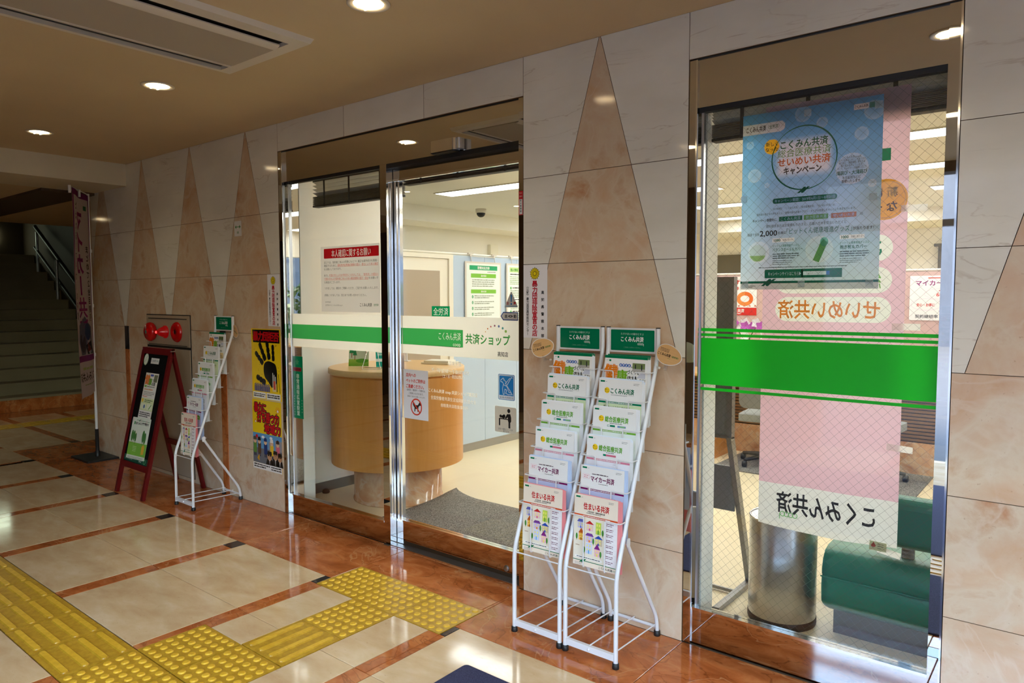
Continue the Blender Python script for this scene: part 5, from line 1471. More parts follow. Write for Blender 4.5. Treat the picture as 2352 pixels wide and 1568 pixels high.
for (x, y) in ((.25, .665), (.495, .655), (.01, .36), (.485, .33), (.24, .02), (.48, .02), (.02, .02)):
    tp = Print(26, 26, (222, 230, 234), .1, sheet=True); tp.build('tape', M['stickerfilm'], bp, (x - .013, -.001, y - .013), (0, 0, 0)) if False else tp.build('tape', M['stickerfilm'], bp, (x - .013, y - .013, .0030), (0, 0, 0))

p = Print(515, 1680, None, .5, step=.0007, mirror=True, grid=30, sheet=True)
PK = (236, 196, 208); PW = (242, 244, 232)
p.rect(0, 0, 515, 172, (240, 240, 234), 0)
yy = 172
for y, h in ((830, 96), (940, 96), (1058, 96)):       # white rounded fields stand in the pink ground
    p.rect(0, yy, 515, y - yy, PK, 0); p.rect(0, y, 44, h, PK, 0); p.rect(462, y, 53, h, PK, 0); r = h / 2
    p.poly([(44 + r + r * cos(pi / 2 + pi * k / 20), y + r + r * sin(pi / 2 + pi * k / 20)) for k in range(21)], PW, 0)
    p.poly([(462 - r + r * cos(-pi / 2 + pi * k / 20), y + r + r * sin(-pi / 2 + pi * k / 20)) for k in range(21)], PW, 0)
    p.rect(44 + r, y, 418 - 2 * r, h, PW, 0)
    for cx, sx, ex in ((44 + r, -1, 44), (462 - r, 1, 462)):
        for sy in (-1, 1):
            p.poly([(ex, y + r + sy * r)] + [(cx + sx * r * sin(pi / 2 * k / 8), y + r + sy * r * cos(pi / 2 * k / 8)) for k in range(9)], PK, 0)
    yy = y + h
p.rect(0, yy, 515, 1680 - yy, PK, 0)
TX = (34, 30, 30)
p.text('こくみん共済', 76, 102, 88, TX, 3, 'l', .03, w=366)
for k in range(4): p.ring(368 + 16 * k, 56, 10.5, 10.5, 3.2, (130, 196, 120), 3, 20)
p.line([(426.6, 56), (426.6, 36)], 3.2, (130, 196, 120), 3)
p.text('せいめい共済', 80, 878, 78, (242, 150, 60), 4, 'l', .035, w=372)
p.text('総合医療共済', 80, 988, 70, (120, 184, 70), 4, 'l', .035, w=352)
p.text('こくみん共済', 80, 1106, 70, (0, 140, 90), 4, 'l', .035, w=352)
p.ell(74, 1280, 74, 74, (250, 206, 70), 3); p.ring(74, 1280, 68, 68, 3, (252, 240, 190), 4)
for (x, y, t) in ((52, 1306, '新'), (98, 1306, 'し'), (52, 1254, 'な'), (98, 1254, 'っ')): p.text(t, x, y, 40, (90, 74, 40), 5, 'c', .02)
p.rect(60, 1420, 40, 44, (40, 160, 110), 3)
ban = tag(p.build('pink_banner', M['cloth'], None, (2.050, .100, .560), warp=lambda x, y, z: Vector((x, y - .012 * sin(x / .515 * pi) * max(0, .12 - y) / .12, z + .003 * sin(x * 24)))), 'pink cloth banner with mirrored characters and a white foot behind the poster', 'banner')
for x, z, w, r in ((2.545, 1.790, 84, -.02), (2.527, 1.366, 92, 0), (2.521, .924, 86, -.05), (2.500, .536, 78, -.16)):
    t = Print(w, 24, (246, 242, 232), .3, sheet=True); t.build('tape', M['stickerfilm'], ban, (x - 2.050, z - .560, .010), (0, 0, r))
t = Print(58, 34, (206, 206, 174), .3); t.ell(14, 18, 8, 7, (206, 40, 50), 1, 16); t.poly([(8, 20), (14, 32), (20, 22)], (206, 40, 50), 1); t.dashes(28, 26, 22, 3, 8, 3, GY, 1)
t.build('care_label', M['stickerfilm'], ban, (.424, -.018, .012), (0, 0, -.03))

# ------------------------------------------------------------------ raised venetian blinds behind the panes
def blind(x0, x1, y, ztop, zopen, zbot, label):
    t = tag(empty('window_blind', ((x0 + x1) / 2, y, zbot)), label, 'blind', 'raised blinds inside the shopfront')
    w = (x1 - x0) / 2; H = ztop - zbot
    n = 4
    for k in range(n):
        z = (zopen - zbot) + (ztop - zopen) * (k + .5) / n
        MB().prism([(-.024, .0095), (-.008, .0035), (.010, -.004), (.024, -.0115), (.024, -.010), (.010, -.0025), (-.008, .005), (-.024, .011)], -w, w, M=Matrix(((0, 0, 1, 0), (1, 0, 0, 0), (0, 1, 0, z), (0, 0, 0, 1)))).build('slat', M['blindlight'], t)
    m = max(3, int((zopen - zbot - .014) / .006))
    for k in range(m):
        z = .016 + (zopen - zbot - .016) * k / m
        MB().box((-w, -.024, z), (w, .024, z + .0035)).build('slat', M['blind'], t)
    MB().rbox((-w, -.025, 0), (w, .025, .013), .004, 3, 'x').build('bottom_rail', M['darkgap'], t)
    MB().box((-w, -.022, H), (w, .022, H + .03)).build('head_rail', M['blind'], t)
    for f in (-.7, -.1, .6): MB().box((w * f - .008, -.0262, -.002), (w * f + .008, -.0254, H)).build('ladder_tape', M['darkgap'], t)
blind(-1.02, -.16, .165, 2.262, 2.165, 2.092, 'raised slatted blind above the fixed door pane')
blind(-.12, .86, .165, 2.262, 2.225, 2.152, 'raised slatted blind above the sliding leaf')
blind(1.815, 2.685, .14, 2.262, 2.212, 2.140, 'raised slatted blind across the top of the shop window')

# ------------------------------------------------------------------ shop room
def st(name, mt, *boxes, label=None):
    b = MB()
    for a, c in boxes: b.box(a, c)
    o = b.build(name, M[mt]); o['kind'] = 'structure'
    if label: o['label'] = label
    return o
st('floor', 'shopfloor', ((-4.31, .03, -.10), (7.0, 9.3, 0)), label='cream vinyl floor of the shop')
st('ceiling', 'shopceil', ((-4.31, .22, 2.655), (7.0, 9.3, 2.80)), label='off white shop ceiling')
st('wall_left', 'whitewall', ((-1.60, .39, 0), (-1.446, 1.22, 2.655)), label='white wall stub beside the round counter')
st('baseboard_left', 'darkbase', ((-1.446, .40, 0), (-1.438, 1.22, .075)), label='dark grey skirting of the white wall stub')
st('wall_far', 'whitewall', ((-4.30, .22, 0), (-4.14, 9.3, 2.66)), label='cream end wall of the shop')
st('trim_2', 'whitewall', ((-4.14, .22, 2.457), (-3.58, 9.1, 2.656)), label='beam along the cream end wall')
st('trim_3', 'whitewall', ((-3.58, 7.95, 2.48), (5.6, 9.1, 2.656)), label='beam along the back of the shop')
st('wall_back', 'whitewall', ((-4.14, 9.1, 0), (6.0, 9.3, 2.66)), label='back wall of the shop')
st('wall_right', 'whitewall', ((5.6, .22, 0), (5.75, 3.4, 2.66)), ((5.6, 6.6, 0), (5.75, 9.3, 2.66)), ((5.6, 3.4, 0), (5.75, 6.6, .85)), ((5.6, 3.4, 2.2), (5.75, 6.6, 2.66)), label='shop side wall with a street window')
w4 = empty('window_4', (5.66, 5, 0)); w4['kind'] = 'structure'; w4['label'] = 'street window at the side of the shop'
for y in (3.4, 4.97, 6.56): MB().box((5.64, y, .85), (5.69, y + .05, 2.2)).build('mullion', M['alu'], w4, (-5.66, -5, 0))
MB().box((5.66, 3.4, .85), (5.666, 6.6, 2.2)).build('pane', M['glass'], w4, (-5.66, -5, 0))
hb = MB(); rnd = random.Random(5)
for k in range(2600):
    c = Vector((rnd.uniform(6.6, 7.4), rnd.uniform(2.6, 8.5), rnd.uniform(.2, 1.75))); n = Vector((rnd.uniform(-1, 1), rnd.uniform(-1, 1), rnd.uniform(-1, 1))).normalized(); a = n.orthogonal().normalized() * .09; b_ = n.cross(a)
    hb.add([c - a, c - b_ * .5, c + a, c + b_ * .5], [(0, 1, 2, 3)])
tag(hb.build('hedge_foliage', M['leaf']), 'green hedge outside the side window', 'hedge', kind='stuff')
st('window_5', 'blind', ((-2.6, 9.06, 1.55), (.9, 9.095, 2.2)), label='dark blinds of the back window')
vb = tag(empty('vertical_blind', (2.9, 9.03, 1.5)), 'vertical louvre blind at the back of the shop', 'blind')
for k in range(26):
    MB().box((-.055, -.002, 0), (.055, .002, .70), M=Matrix.Rotation(.6, 4, 'Z')).build('louver', M['blindlight' if k % 2 else 'blind'], vb, (-1.5 + .12 * k, 0, 0))
MB().box((-1.6, -.03, .70), (1.6, .03, .74)).build('head_rail', M['blind'], vb)
# inner window jamb boards, painted white
st('trim_4', 'whitewall', ((1.745, .103, 0), (1.803, .225, 2.30)), label='white inner jamb of the shop window')
st('trim_7', 'whitewall', ((-1.215, .135, 0), (-1.168, .225, 2.32)), ((.866, .20, 0), (.90, .225, 2.32)), label='white inner jambs of the door')
st('trim_5', 'whitewall', ((2.690, .103, 0), (2.75, .225, 2.30)), label='white inner jamb on the far side of the window')
st('trim_6', 'darkwall', ((-1.17, .125, 2.30), (.87, .225, 2.46)), ((1.80, .105, 2.30), (2.69, .225, 2.46)), label='boxed heads behind the steel headers')

LB = 'fluorescent ceiling lights of the shop'
def clight(x0, x1, y0, label):
    t = tag(empty('ceiling_light', ((x0 + x1) / 2, y0 + .15, 2.655)), label, 'ceiling light', LB)
    w = (x1 - x0) / 2
    MB().box((-w, -.150, -.012), (w, -.138, 0)).box((-w, .138, -.012), (w, .150, 0)).box((-w, -.138, -.012), (-w + .012, .138, 0)).box((w - .012, -.138, -.012), (w, .138, 0)).build('frame', M['acwhite'], t)
    MB().box((-w + .012, -.138, -.010), (w - .012, .138, -.006)).build('diffuser', M['lampon'], t)
clight(-2.70, -.2, 2.95, 'long ceiling light seen through the sliding leaf'); clight(.1, 2.6, 2.95, 'long ceiling light nearest the shop window'); clight(2.9, 5.3, 2.95, 'front row ceiling light over the far side of the shop')
clight(-1.0, 1.5, 1.45, 'added front row ceiling light, unseen above the raised blinds'); clight(1.9, 4.4, 1.45, 'added front row ceiling light, unseen above the window blind')  # unseen row added near the glass to brighten the wall stub and films
clight(-2.6, -.03, 4.40, 'second row ceiling light over the partition'); clight(.35, 2.9, 4.40, 'second row ceiling light crossing behind the blue poster'); clight(3.2, 5.4, 4.40, 'second row ceiling light by the side window')
clight(-3.2, -.25, 5.92, 'third row ceiling light over the end wall'); clight(1.70, 4.6, 5.92, 'third row ceiling light starting behind the pink banner')
clight(-1.33, 1.25, 7.40, 'ceiling light closest to the back beam'); clight(1.9, 4.6, 7.40, 'back row ceiling light by the louvre blind')
for x, y, l in ((-2.858, 2.685, 'tiny recessed spot beside the long light over the counter'), (-2.70, 4.45, 'tiny recessed spot by the dome camera')):
    t = tag(empty('recessed_spot', (x, y, 2.655)), l, 'downlight'); MB().lathe([(.05, 0), (.05, -.003), (.042, -.004), (.042, -.002)], seg=20).build('ring', M['acwhite'], t); MB().lathe([(.042, -.002), (0, -.002)], seg=20).build('lens', M['spoton'], t)
cmr = tag(empty('dome_camera', (-3.268, 4.396, 2.655)), 'white ceiling camera with a black dome', 'camera')
MB().lathe([(0, 0), (.072, 0), (.072, -.045), (.066, -.052), (0, -.052)], seg=28).build('housing', M['acwhite'], cmr)
MB().lathe([(.058, -.052), (.056, -.07), (.042, -.094), (.020, -.106), (0, -.108)], seg=24).build('dome', M['inkblack'] if 'inkblack' in M else M['black'], cmr)
tag(MB().rbox((-.04, -.09, -.12), (.03, .09, .12), .01, 3, 'y').build('wall_unit', M['ivory'], None, (-4.105, 5.62, 2.17)), 'small beige unit high on the cream end wall', 'unit')

# low partition with a door and blue panels
pt = empty('partition', (-1.54, 0, 0)); pt['kind'] = 'structure'; pt['label'] = 'low partition with a door and pale blue panels'
ys = [2.046, 2.49, 2.99, 3.49, 3.99, 4.49, 4.99, 5.49]
for a, b in zip(ys, ys[1:]): MB().box((-.04, a + .002, .078), (0, b - .002, 1.878)).build('panel', M['blue'], pt); MB().box((-.035, a, 0), (-.004, b, .078)).build('kickboard', M['greybase'], pt)
MB().box((-.05, 1.22, 1.842), (.004, 2.046, 1.880)).box((-.05, 1.99, 0), (.004, 2.044, 1.842)).box((-.05, 1.22, 0), (.004, 1.27, 1.842)).build('door_frame', M['ivory'], pt)
MB().box((-.04, 1.272, .01), (-.012, 1.986, 1.838)).build('door_leaf', M['ivory'], pt)
MB().box((-.012, 1.38, .25), (-.004, 1.893, 1.745)).build('door_bead', M['ivory'], pt); MB().box((-.005, 1.40, .27), (-.001, 1.873, 1.728)).build('door_panel', M['taupe'], pt)
MB().tube([(-.02, 1.22, 1.893), (-.02, 5.5, 1.893)], .010, 10).build('top_rail', M['ivory'], pt)
MB().box((-.045, 5.49, 0), (.005, 5.54, 1.88)).build('end_post', M['ivory'], pt)
def hung(y0, w, h, label, alt):
    t = tag(empty('hanging_frame', (-1.527, y0, 1.828 - h)), label, 'frame', 'framed notices hung on the blue partition')
    MB().box((-.004, 0, 0), (.006, w, h)).build('frame', M['acwhite'], t)
    W = w * 1000 - 36; Hh = h * 1000 - 36
    p = Print(W, Hh, (236, 244, 236), .3)
    if not alt:
        p.rect(40, Hh - 62, W - 80, 44, (40, 168, 110), 1); p.text('苦情対応方針', W / 2, Hh - 40, 30, W_, 2, 'c', .03, w=180); p.dashes(W - 190, Hh - 78, 150, 1, 6, 6, GY, 1)
        p.rr(60, Hh - 136, W - 120, 40, 5, (130, 196, 70), 1); p.text('基本理念', W / 2, Hh - 116, 20, W_, 2, 'c', .02); p.dashes(76, Hh - 156, W - 160, 4, 20, 9, (150, 160, 140), 1)
        p.rr(60, Hh - 286, W - 120, 38, 5, (130, 196, 70), 1); p.text('基本方針', W / 2, Hh - 267, 20, W_, 2, 'c', .02)
        for k in range(6): p.ell(84, Hh - 318 - 56 * k, 12, 16, (80, 170, 120), 1, 16); p.text('123456'[k], 84, Hh - 318 - 56 * k, 18, W_, 2, 'c', .02); p.dashes(108, Hh - 310 - 56 * k, W - 200, 2, 18, 9, (150, 160, 140), 1)
    else:
        p.rect(30, Hh - 70, W - 60, 50, (196, 226, 150), 1); p.text('個人情報', 44, Hh - 46, 30, (70, 150, 60), 2, 'l', .03); p.dashes(40, Hh - 90, W - 90, 1, 10, 9, K_, 1); p.dashes(34, Hh - 116, W - 90, 5, 18, 8, (160, 190, 130), 1)
        for k in range(4): p.ell(50, Hh - 230 - 120 * k, 12, 14, (90, 180, 90), 1, 14); p.dashes(76, Hh - 228 - 120 * k, W - 150, 1, 18, 9, K_, 1); p.dashes(40, Hh - 254 - 120 * k, W - 90, 5, 17, 8, (150, 170, 140), 1)
    p.build('print', M['inkgloss'], t, (.0065, .018, .018), (pi / 2, 0, pi / 2))
    for f in (.14, .8):
        b = MB(); b.tube([(.002, w * f + .02, h), (.0, w * f + .006, h + .058)], .003, 6).box((-.012, w * f - .025, h + .068), (.004, w * f + .045, h + .080)).box((-.002, w * f - .006, h + .050), (.006, w * f + .016, h + .070)); b.build('hook', M['acwhite'], t)
    MB().tube([(.0, w * .15, h + .048), (.0, w * .82, h + .048)], .003, 6).build('hanger_bar', M['acwhite'], t)
hung(2.192, .525, .74, 'framed policy notice with green headings hung on the partition', False)
hung(2.806, .525, .74, 'framed notice with a pale green heading, cut off by the steel jamb', True)

# ------------------------------------------------------------------ round counter with its small displays
ct = tag(empty('round_counter', (-.917, .786, 0)), 'round birch counter on a marble drum', 'counter')
MB().lathe([(0, 0), (.332, 0), (.332, .012), (.325, .014), (.325, .29), (0, .29)], seg=56).build('drum', M['counterstone'], ct)
MB().lathe([(0, .286), (.487, .286), (.487, .286), (.487, .925), (.487, .925), (.478, .927), (.478, .938)], seg=72).build('body', M['birch'], ct)
MB().lathe([(.40, .938), (.494, .938), (.5, .942), (.5, .974), (.494, .980), (.494, .980), (0, .980)], seg=72).build('top', M['birchtop'], ct)
p = Print(150, 180, (200, 222, 180), 1.2, step=.0003); p.rect(0, 0, 150, 52, (120, 186, 40), 1, c2=(170, 210, 90)); p.rect(0, 52, 150, 60, (214, 232, 210), 1)
for (x, y, s) in ((22, 96, 1), (46, 80, .8), (130, 110, 1)): p.poly([(x - 20 * s, y), (x + 20 * s, y), (x, y + 70 * s)], (40, 150, 90), 2); p.rect(x - 2.5, y - 34, 5, 36, (150, 90, 50), 2)
p.ell(100, 40, 46, 16, (90, 170, 40), 2)
dc = tag(p.build('display_card', M['inkgloss'], None, (-1.150, .520, .982)), 'green scenery display card on the round counter', 'card'); dc.rotation_euler = (pi / 2 - .16, 0, .62)
es = tag(empty('wire_easel', (-.87, .50, .981)), 'thin steel wire easel holding a leaflet on the round counter', 'easel'); es.rotation_euler = (0, 0, .75)
MB().tube(fillet([(-.06, -.05, .002), (.07, -.05, .002), (.07, .05, .002), (-.06, .09, .002)], .01, 3), .0022, 6).tube([(.07, -.05, .002), (.035, .03, .16)], .0022, 6).tube([(-.06, -.05, .002), (-.02, .03, .16)], .0022, 6).tube([(.035, .03, .16), (-.02, .03, .16)], .0022, 6).build('wire_frame', M['chrome'], es)
p = Print(105, 148, (30, 170, 150), .8); p.dashes(16, 120, 70, 3, 14, 7, (220, 244, 236), 1); p.rect(0, 40, 105, 22, (230, 244, 240), 1)
o = tag(p.build('teal_leaflet', M['inkgloss'], None, (-.935, .60, .982)), 'teal leaflet leaning on the wire easel', 'leaflet'); o.rotation_euler = (pi / 2 - .35, 0, .95)
wsd = tag(MB().rbox((-.035, -.02, 0), (.035, .02, .006), .006, 3, 'z').box((-.006, -.004, .006), (.006, .004, .09)).build('white_stand', M['whitepaint'], None, (-1.136, 1.083, .981)), 'small white card stand behind the steel door edge', 'stand')
p = Print(60, 80, (40, 40, 44), 1.0); p.rect(6, 6, 48, 68, (70, 96, 150), 1)
o = tag(p.build('dark_card', M['inkgloss'], None, (-1.02, .84, .982)), 'dark framed card partly hidden by the door edge', 'card'); o.rotation_euler = (pi / 2 - .2, 0, .8)
tag(MB().rbox((-.12, -.09, 0), (.12, .09, .012), .01, 3, 'z').box((-.10, -.08, .012), (.10, .07, .026), M=Matrix.Rotation(.08, 4, 'Z')).build('paper_tray', M['ivory'], None, (-.78, 1.10, .981), (0, 0, .3)), 'flat cream tray of papers on the round counter', 'tray')
tag(MB().lathe([(0, 0), (.026, 0), (.030, .010), (.024, .026), (.010, .032), (0, .033)], seg=20).build('door_stop', M['blackwood'], None, (-1.40, .484, 0)), 'small dark rubber door stop on the floor by the white wall', 'door stop')
# charcoal mat inside the door, its free edge curling up against the drum
N = 14; vs = []; fs = []
for j in range(N + 1):
    for i in range(N + 1):
        x = -.556 + 1.35 * (i / N) ** 1.6; y = .16 + .90 * j / N
        c = max(0, 1 - i / 4); z = .009 + .030 * c * c * (.35 + .65 * (j / N) ** 3)
        if j == N: y += .05 * c
        vs.append((x - (.07 * c * (j / N) ** 4), y, z))
b0 = [(x, y, .0006 if k % (N + 1) > 3 else max(.0006, z - .008)) for k, (x, y, z) in enumerate(vs)]
q = len(vs); R = N + 1
for j in range(N):
    for i in range(N): fs += [(j * R + i, j * R + i + 1, (j + 1) * R + i + 1, (j + 1) * R + i), (q + j * R + i, q + (j + 1) * R + i, q + (j + 1) * R + i + 1, q + j * R + i + 1)]
for k in range(N): fs += [(k, q + k, q + k + 1, k + 1), (N * R + k, N * R + k + 1, q + N * R + k + 1, q + N * R + k), (k * R, (k + 1) * R, q + (k + 1) * R, q + k * R), (k * R + N, q + k * R + N, q + (k + 1) * R + N, (k + 1) * R + N)]
tag(MB().add(vs + b0, fs, True).build('entrance_mat', M['carpet']), 'charcoal entrance mat just inside the sliding door', 'mat')

# ------------------------------------------------------------------ things seen through the shop window
bn = tag(empty('waste_bin', (2.023, .50, 0)), 'grey steel waste bin with a black foot by the window', 'bin')
MB().lathe([(.142, .03), (.146, .03), (.1475, .035), (.1475, .478), (.1475, .478), (.143, .478), (.140, .06), (0, .06)], seg=48).build('body', M['satin'], bn)
MB().lathe([(0, 0), (.148, 0), (.150, .006), (.150, .032), (.146, .036), (.142, .036)], seg=48).build('foot_ring', M['black'], bn)
MB().tube([(.1455 * cos(2 * pi * k / 40), .1455 * sin(2 * pi * k / 40), .480) for k in range(40)], .0042, 8, closed=True).build('rim', M['chrome'], bn)

be = tag(empty('bench', (2.20, .47, 0)), 'green vinyl bench on a dark plinth by the window', 'bench')
prof = [(0, .13), (.02, .108), (.05, .102), (.53, .102), (.56, .108), (.58, .13), (.582, .30), (.56, .355), (.50, .375), (.10, .375), (.045, .362), (.012, .330), (-.004, .285), (-.002, .262), (.004, .254), (-.004, .246), (-.008, .20)]
b = MB(); secs = ((0, .93), (.012, .97), (.035, 1.0), (1.55, 1.0), (1.58, .98), (1.6, .94)); vs = []; n = len(prof); cy, cz = .287, .24
for (x, k) in secs: vs += [(x, cy + (py - cy) * k, cz + (pz - cz) * k) for py, pz in prof]
fs = [(i * n + j, i * n + (j + 1) % n, (i + 1) * n + (j + 1) % n, (i + 1) * n + j) for i in range(len(secs) - 1) for j in range(n)] + [tuple(range(n - 1, -1, -1)), tuple((len(secs) - 1) * n + j for j in range(n))]
fs = [f if len(f) > 4 else tuple(reversed(f)) for f in fs]
b.add(vs, fs, True); b.build('seat', M['vinylgreen'], be)
MB().box((.05, .03, 0), (1.55, .55, .105)).build('plinth', M['blackwood'], be)
MB().tube([(.0, -.003, .2545), (1.6, -.003, .2545)], .0035, 6).build('piping', M['vinylgreen'], be)
MB().box((.298, .10, .36), (.345, .125, .475)).build('post', M['blackwood'], be); MB().box((1.25, .10, .36), (1.297, .125, .475)).build('post', M['blackwood'], be)
MB().rbox((.20, .045, .423), (1.45, .155, .642), .045, 6, 'x').build('backrest', M['vinylgreen'], be)

wbd = tag(empty('display_board', (1.765, .5, 0)), 'grey display board on aluminium legs behind the window', 'board')
for x in (0, -.92):
    MB().box((x - .012, -.018, .81), (x + .012, .022, 1.582)).build('post', M['alu'], wbd)
    MB().prism([(-.018, .815), (-.024, .815), (.262, .02), (.305, .02), (.022, .815)], -.012, .012, M=Matrix(((0, 0, 1, x), (1, 0, 0, 0), (0, 1, 0, 0), (0, 0, 0, 1)))).build('leg', M['alu'], wbd)
    ft = MB().box((x - .015, -.149, .001), (x + .015, .70, .027)).build('foot', M['alu'], wbd)
    MB().box((x - .0155, -.152, .0006), (x + .0155, -.140, .0275)).build('foot_cap', M['black'], ft)
MB().box((-.905, -.008, .825), (-.012, .014, 1.560)).build('board_face', M['greyfabric'], wbd)
MB().box((-.908, -.014, 1.560), (-.012, .018, 1.582)).box((-.908, -.014, .808), (-.012, .018, .825)).build('edge_rail', M['alu'], wbd)
MB().box((-.905, .092, .427), (-.012, .104, .650), M=Matrix.Rotation(0, 4, 'X')).build('skirt', M['greyfabric'], wbd)
MB().tube([(-.92, .12, .014), (0, .12, .014)], .010, 8).build('cross_bar', M['alu'], wbd)

cn = tag(empty('service_counter', (2.1, 3.90, 0)), 'long service counter with marble foot and brown slatted front', 'counter')
for k in range(6): MB().box((-1.75 + .75 * k, 0, 0), (-1.75 + .75 * (k + 1) - .003, .5, .272)).build('stone_foot', M['counterstone'], cn)
MB().box((-1.75, .03, .272), (2.75, .5, .70)).build('carcass', M['blackwood'], cn)
for k in range(14): MB().box((-1.75, -.004, .282 + .030 * k), (2.75, .03, .282 + .030 * k + .021)).build('slat', M['brown'], cn)
MB().rbox((-1.8, -.06, .70), (2.8, .56, .735), .012, 3, 'x').build('top', M['birchtop'], cn)
MB().box((-1.72, -.48, 0), (-1.66, 0, .70)).build('end_panel', M['birch'], cn)
tag(MB().box((.55, 3.09, .0006), (2.13, 3.885, .009)).build('desk_rug', M['carpet']), 'grey rug under the chairs at the service counter', 'rug')
def chair(x, y, rz, label):
    t = tag(empty('office_chair', (x, y, .0095), rz), label, 'chair', 'office chairs at the service counter')
    MB().lathe([(.022, .07), (.022, .40), (0, .40)], seg=14).build('column', M['black'], t)
    for k in range(5):
        a = 2 * pi * k / 5 + .3; c, s_ = cos(a), sin(a)
        l = MB().tube([(0, 0, .085), (.14 * c, .14 * s_, .075), (.27 * c, .27 * s_, .062)], [.024, .02, .014], 8).build('leg', M['black'], t)
        MB().lathe([(0, -.018), (.024, -.018), (.027, -.01), (.027, .01), (.024, .018), (0, .018)], (.27 * c, .27 * s_, .027), 14, 'x').build('caster', M['black'], l)
    MB().rbox((-.23, -.22, .40), (.23, .22, .46), .05, 5, 'z').build('seat', M['greyfabric'], t)
    MB().rbox((-.21, -.25, .52), (.21, -.20, .92), .06, 5, 'y').build('backrest', M['alu'], t)
    MB().box((-.03, -.235, .38), (.03, -.215, .60)).build('back_bar', M['black'], t)
chair(.93, 3.48, .1, 'grey office chair at the counter beside the display board'); chair(1.72, 3.50, -.1, 'grey office chair hidden behind the pink banner')
pp = empty('partition', (1.2, 4.9, 0)); pp['kind'] = 'structure'; pp['label'] = 'dusty pink partition behind the service counter'
for k in range(6): MB().box((-1.5 + .9 * k, 0, 0), (-1.5 + .9 * (k + 1) - .004, .05, 1.72)).build('panel', M['pinkpanel'], pp)
MB().tube([(-1.5, .02, 1.735), (3.9, .02, 1.735)], .014, 8).build('top_rail', M['acwhite'], pp)
p = Print(600, 420, (244, 242, 240), .5); PQ = (150, 56, 120)
p.rect(150, 394, 100, 9, (214, 90, 70), 1); p.dashes(270, 398, 200, 1, 6, 8, GY, 1); p.text('マイカー共済', 48, 352, 56, PQ, 2, 'l', .03, w=340)
p.ring(330, 250, 210, 56, 2, (230, 180, 220), 1); p.text('64％割引', 220, 244, 46, (216, 90, 80), 2, 'l', .03, w=210); p.dashes(240, 280, 160, 1, 8, 9, (216, 120, 120), 2)
for x in (140, 480): p.ring(x, 150, 128, 56, 2, (230, 180, 220), 1)
p.text('安心・お得に', 60, 146, 32, (216, 90, 80), 2, 'l', .03, w=150); p.text('24時間対応', 390, 146, 32, (216, 90, 80), 2, 'l', .03, w=160); p.poly([(240, 92), (350, 92), (295, 62)], (150, 70, 150), 1); p.text('契約継続率', 50, 38, 36, (90, 90, 94), 2, 'l', .02, w=190); p.text('94.4％', 270, 42, 74, (222, 80, 70), 2, 'l', .04, w=290)
tag(p.build('wall_poster', M['inkgloss'], None, (1.735, 4.896, 1.262)), 'white and pink poster with large red figures on the back partition', 'poster')
p = Print(600, 420, (246, 240, 236), .5); p.text('ご存じですか？', 300, 360, 60, (214, 60, 50), 2, 'c', .03, w=440); p.text('自然災害', 300, 296, 40, (214, 60, 50), 2, 'c', .03, w=200); p.rect(0, 0, 600, 84, (214, 50, 46), 1); p.text('住まいる共済', 350, 50, 44, W_, 2, 'c', .03, w=230); p.dashes(260, 18, 220, 1, 8, 9, W_, 2)
p.ring(470, 180, 92, 78, 42, (236, 140, 70), 1); p.ring(470, 180, 92, 78, 42, (226, 110, 50), 2, 24, -40, 90)
for k in range(5): p.poly([(330 + 60 * k, 96), (360 + 60 * k, 96), (345 + 60 * k, 116)], (220, 120, 90), 2)
tag(p.build('wall_poster', M['inkgloss'], None, (-.335, 4.896, 1.285)), 'white poster with an orange ring chart and a red foot on the back partition', 'poster')
oc = tag(empty('potted_orchid', (.47, 4.06, .736)), 'white and purple orchid in a pot on the service counter', 'orchid')
MB().lathe([(0, 0), (.07, 0), (.09, .12), (.095, .14), (.085, .14), (.08, .02)], seg=20).build('pot', M['acwhite'], oc)
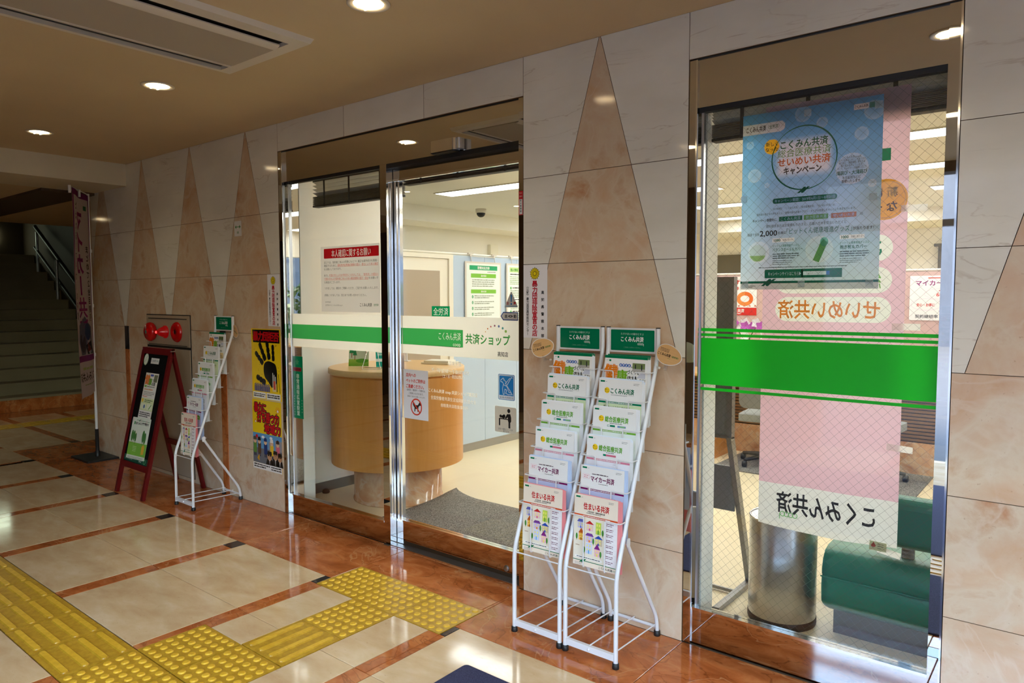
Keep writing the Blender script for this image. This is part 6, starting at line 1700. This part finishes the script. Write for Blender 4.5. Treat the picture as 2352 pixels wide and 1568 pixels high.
for k, (dx, dy) in enumerate(((.16, -.05), (-.12, -.03), (.05, -.12))):
    MB().tube([(0, 0, .10), (dx * .3, dy * .3, .36), (dx * .8, dy * .8, .48), (dx * 1.4, dy * 1.4, .44)], .005, 6).build('stem', M['leaf'], oc)
    for j in range(4):
        f = .5 + .3 * j; c = Vector((dx * f, dy * f - .02, .50 - .06 * (j - 1) ** 2 * .5))
        b = MB()
        for q_ in range(5):
            a = 2 * pi * q_ / 5; d = Vector((cos(a), -.25, sin(a))) * .055; e_ = Vector((-sin(a), 0, cos(a))) * .022
            b.add([c, c + d * .55 + e_, c + d, c + d * .55 - e_], [(0, 1, 2, 3)], True)
        b.build('flower', M['petalwhite' if (j + k) % 2 else 'petalpurple'], oc)
for k in range(5):
    a = 2 * pi * k / 5; d = Vector((cos(a), sin(a), 0)); e_ = Vector((-sin(a), cos(a), 0)) * .03
    MB().add([d * .03 + Vector((0, 0, .12)), d * .14 + e_ + Vector((0, 0, .2)), d * .26 + Vector((0, 0, .14)), d * .14 - e_ + Vector((0, 0, .2))], [(0, 1, 2, 3)], True).build('leaf', M['leaf'], oc)
tag(MB().rbox((-.10, -.02, 0), (.10, .02, .33), .02, 4, 'y').build('desk_divider', M['birch'], None, (2.06, 4.15, .736)), 'ochre divider standing on the service counter', 'divider')
mn = tag(empty('monitor', (1.80, 4.20, .736), .2), 'black monitor on the service counter by the ochre divider', 'monitor')
MB().rbox((-.16, -.015, .10), (.16, .015, .30), .01, 3, 'y').build('screen', M['black'], mn); MB().lathe([(0, 0), (.09, 0), (.09, .01), (.02, .02), (.02, .12), (0, .12)], seg=20).build('stand', M['black'], mn)
exl = tag(empty('exit_light', (1.9, 8.9, 2.38)), 'small white and green emergency light under the back beam', 'exit light')
MB().box((-.32, -.04, 0), (.12, .04, .07)).build('case', mat('exit_white', (236, 244, 226), .4, emit=(230, 255, 220), estr=1.4), exl); MB().box((.12, -.041, -.001), (.18, .041, .071)).build('green_end', mat('exit_green', (120, 220, 60), .4, emit=(110, 220, 60), estr=1.4), exl)

bpy.data.objects.remove(_tob, do_unlink=True)
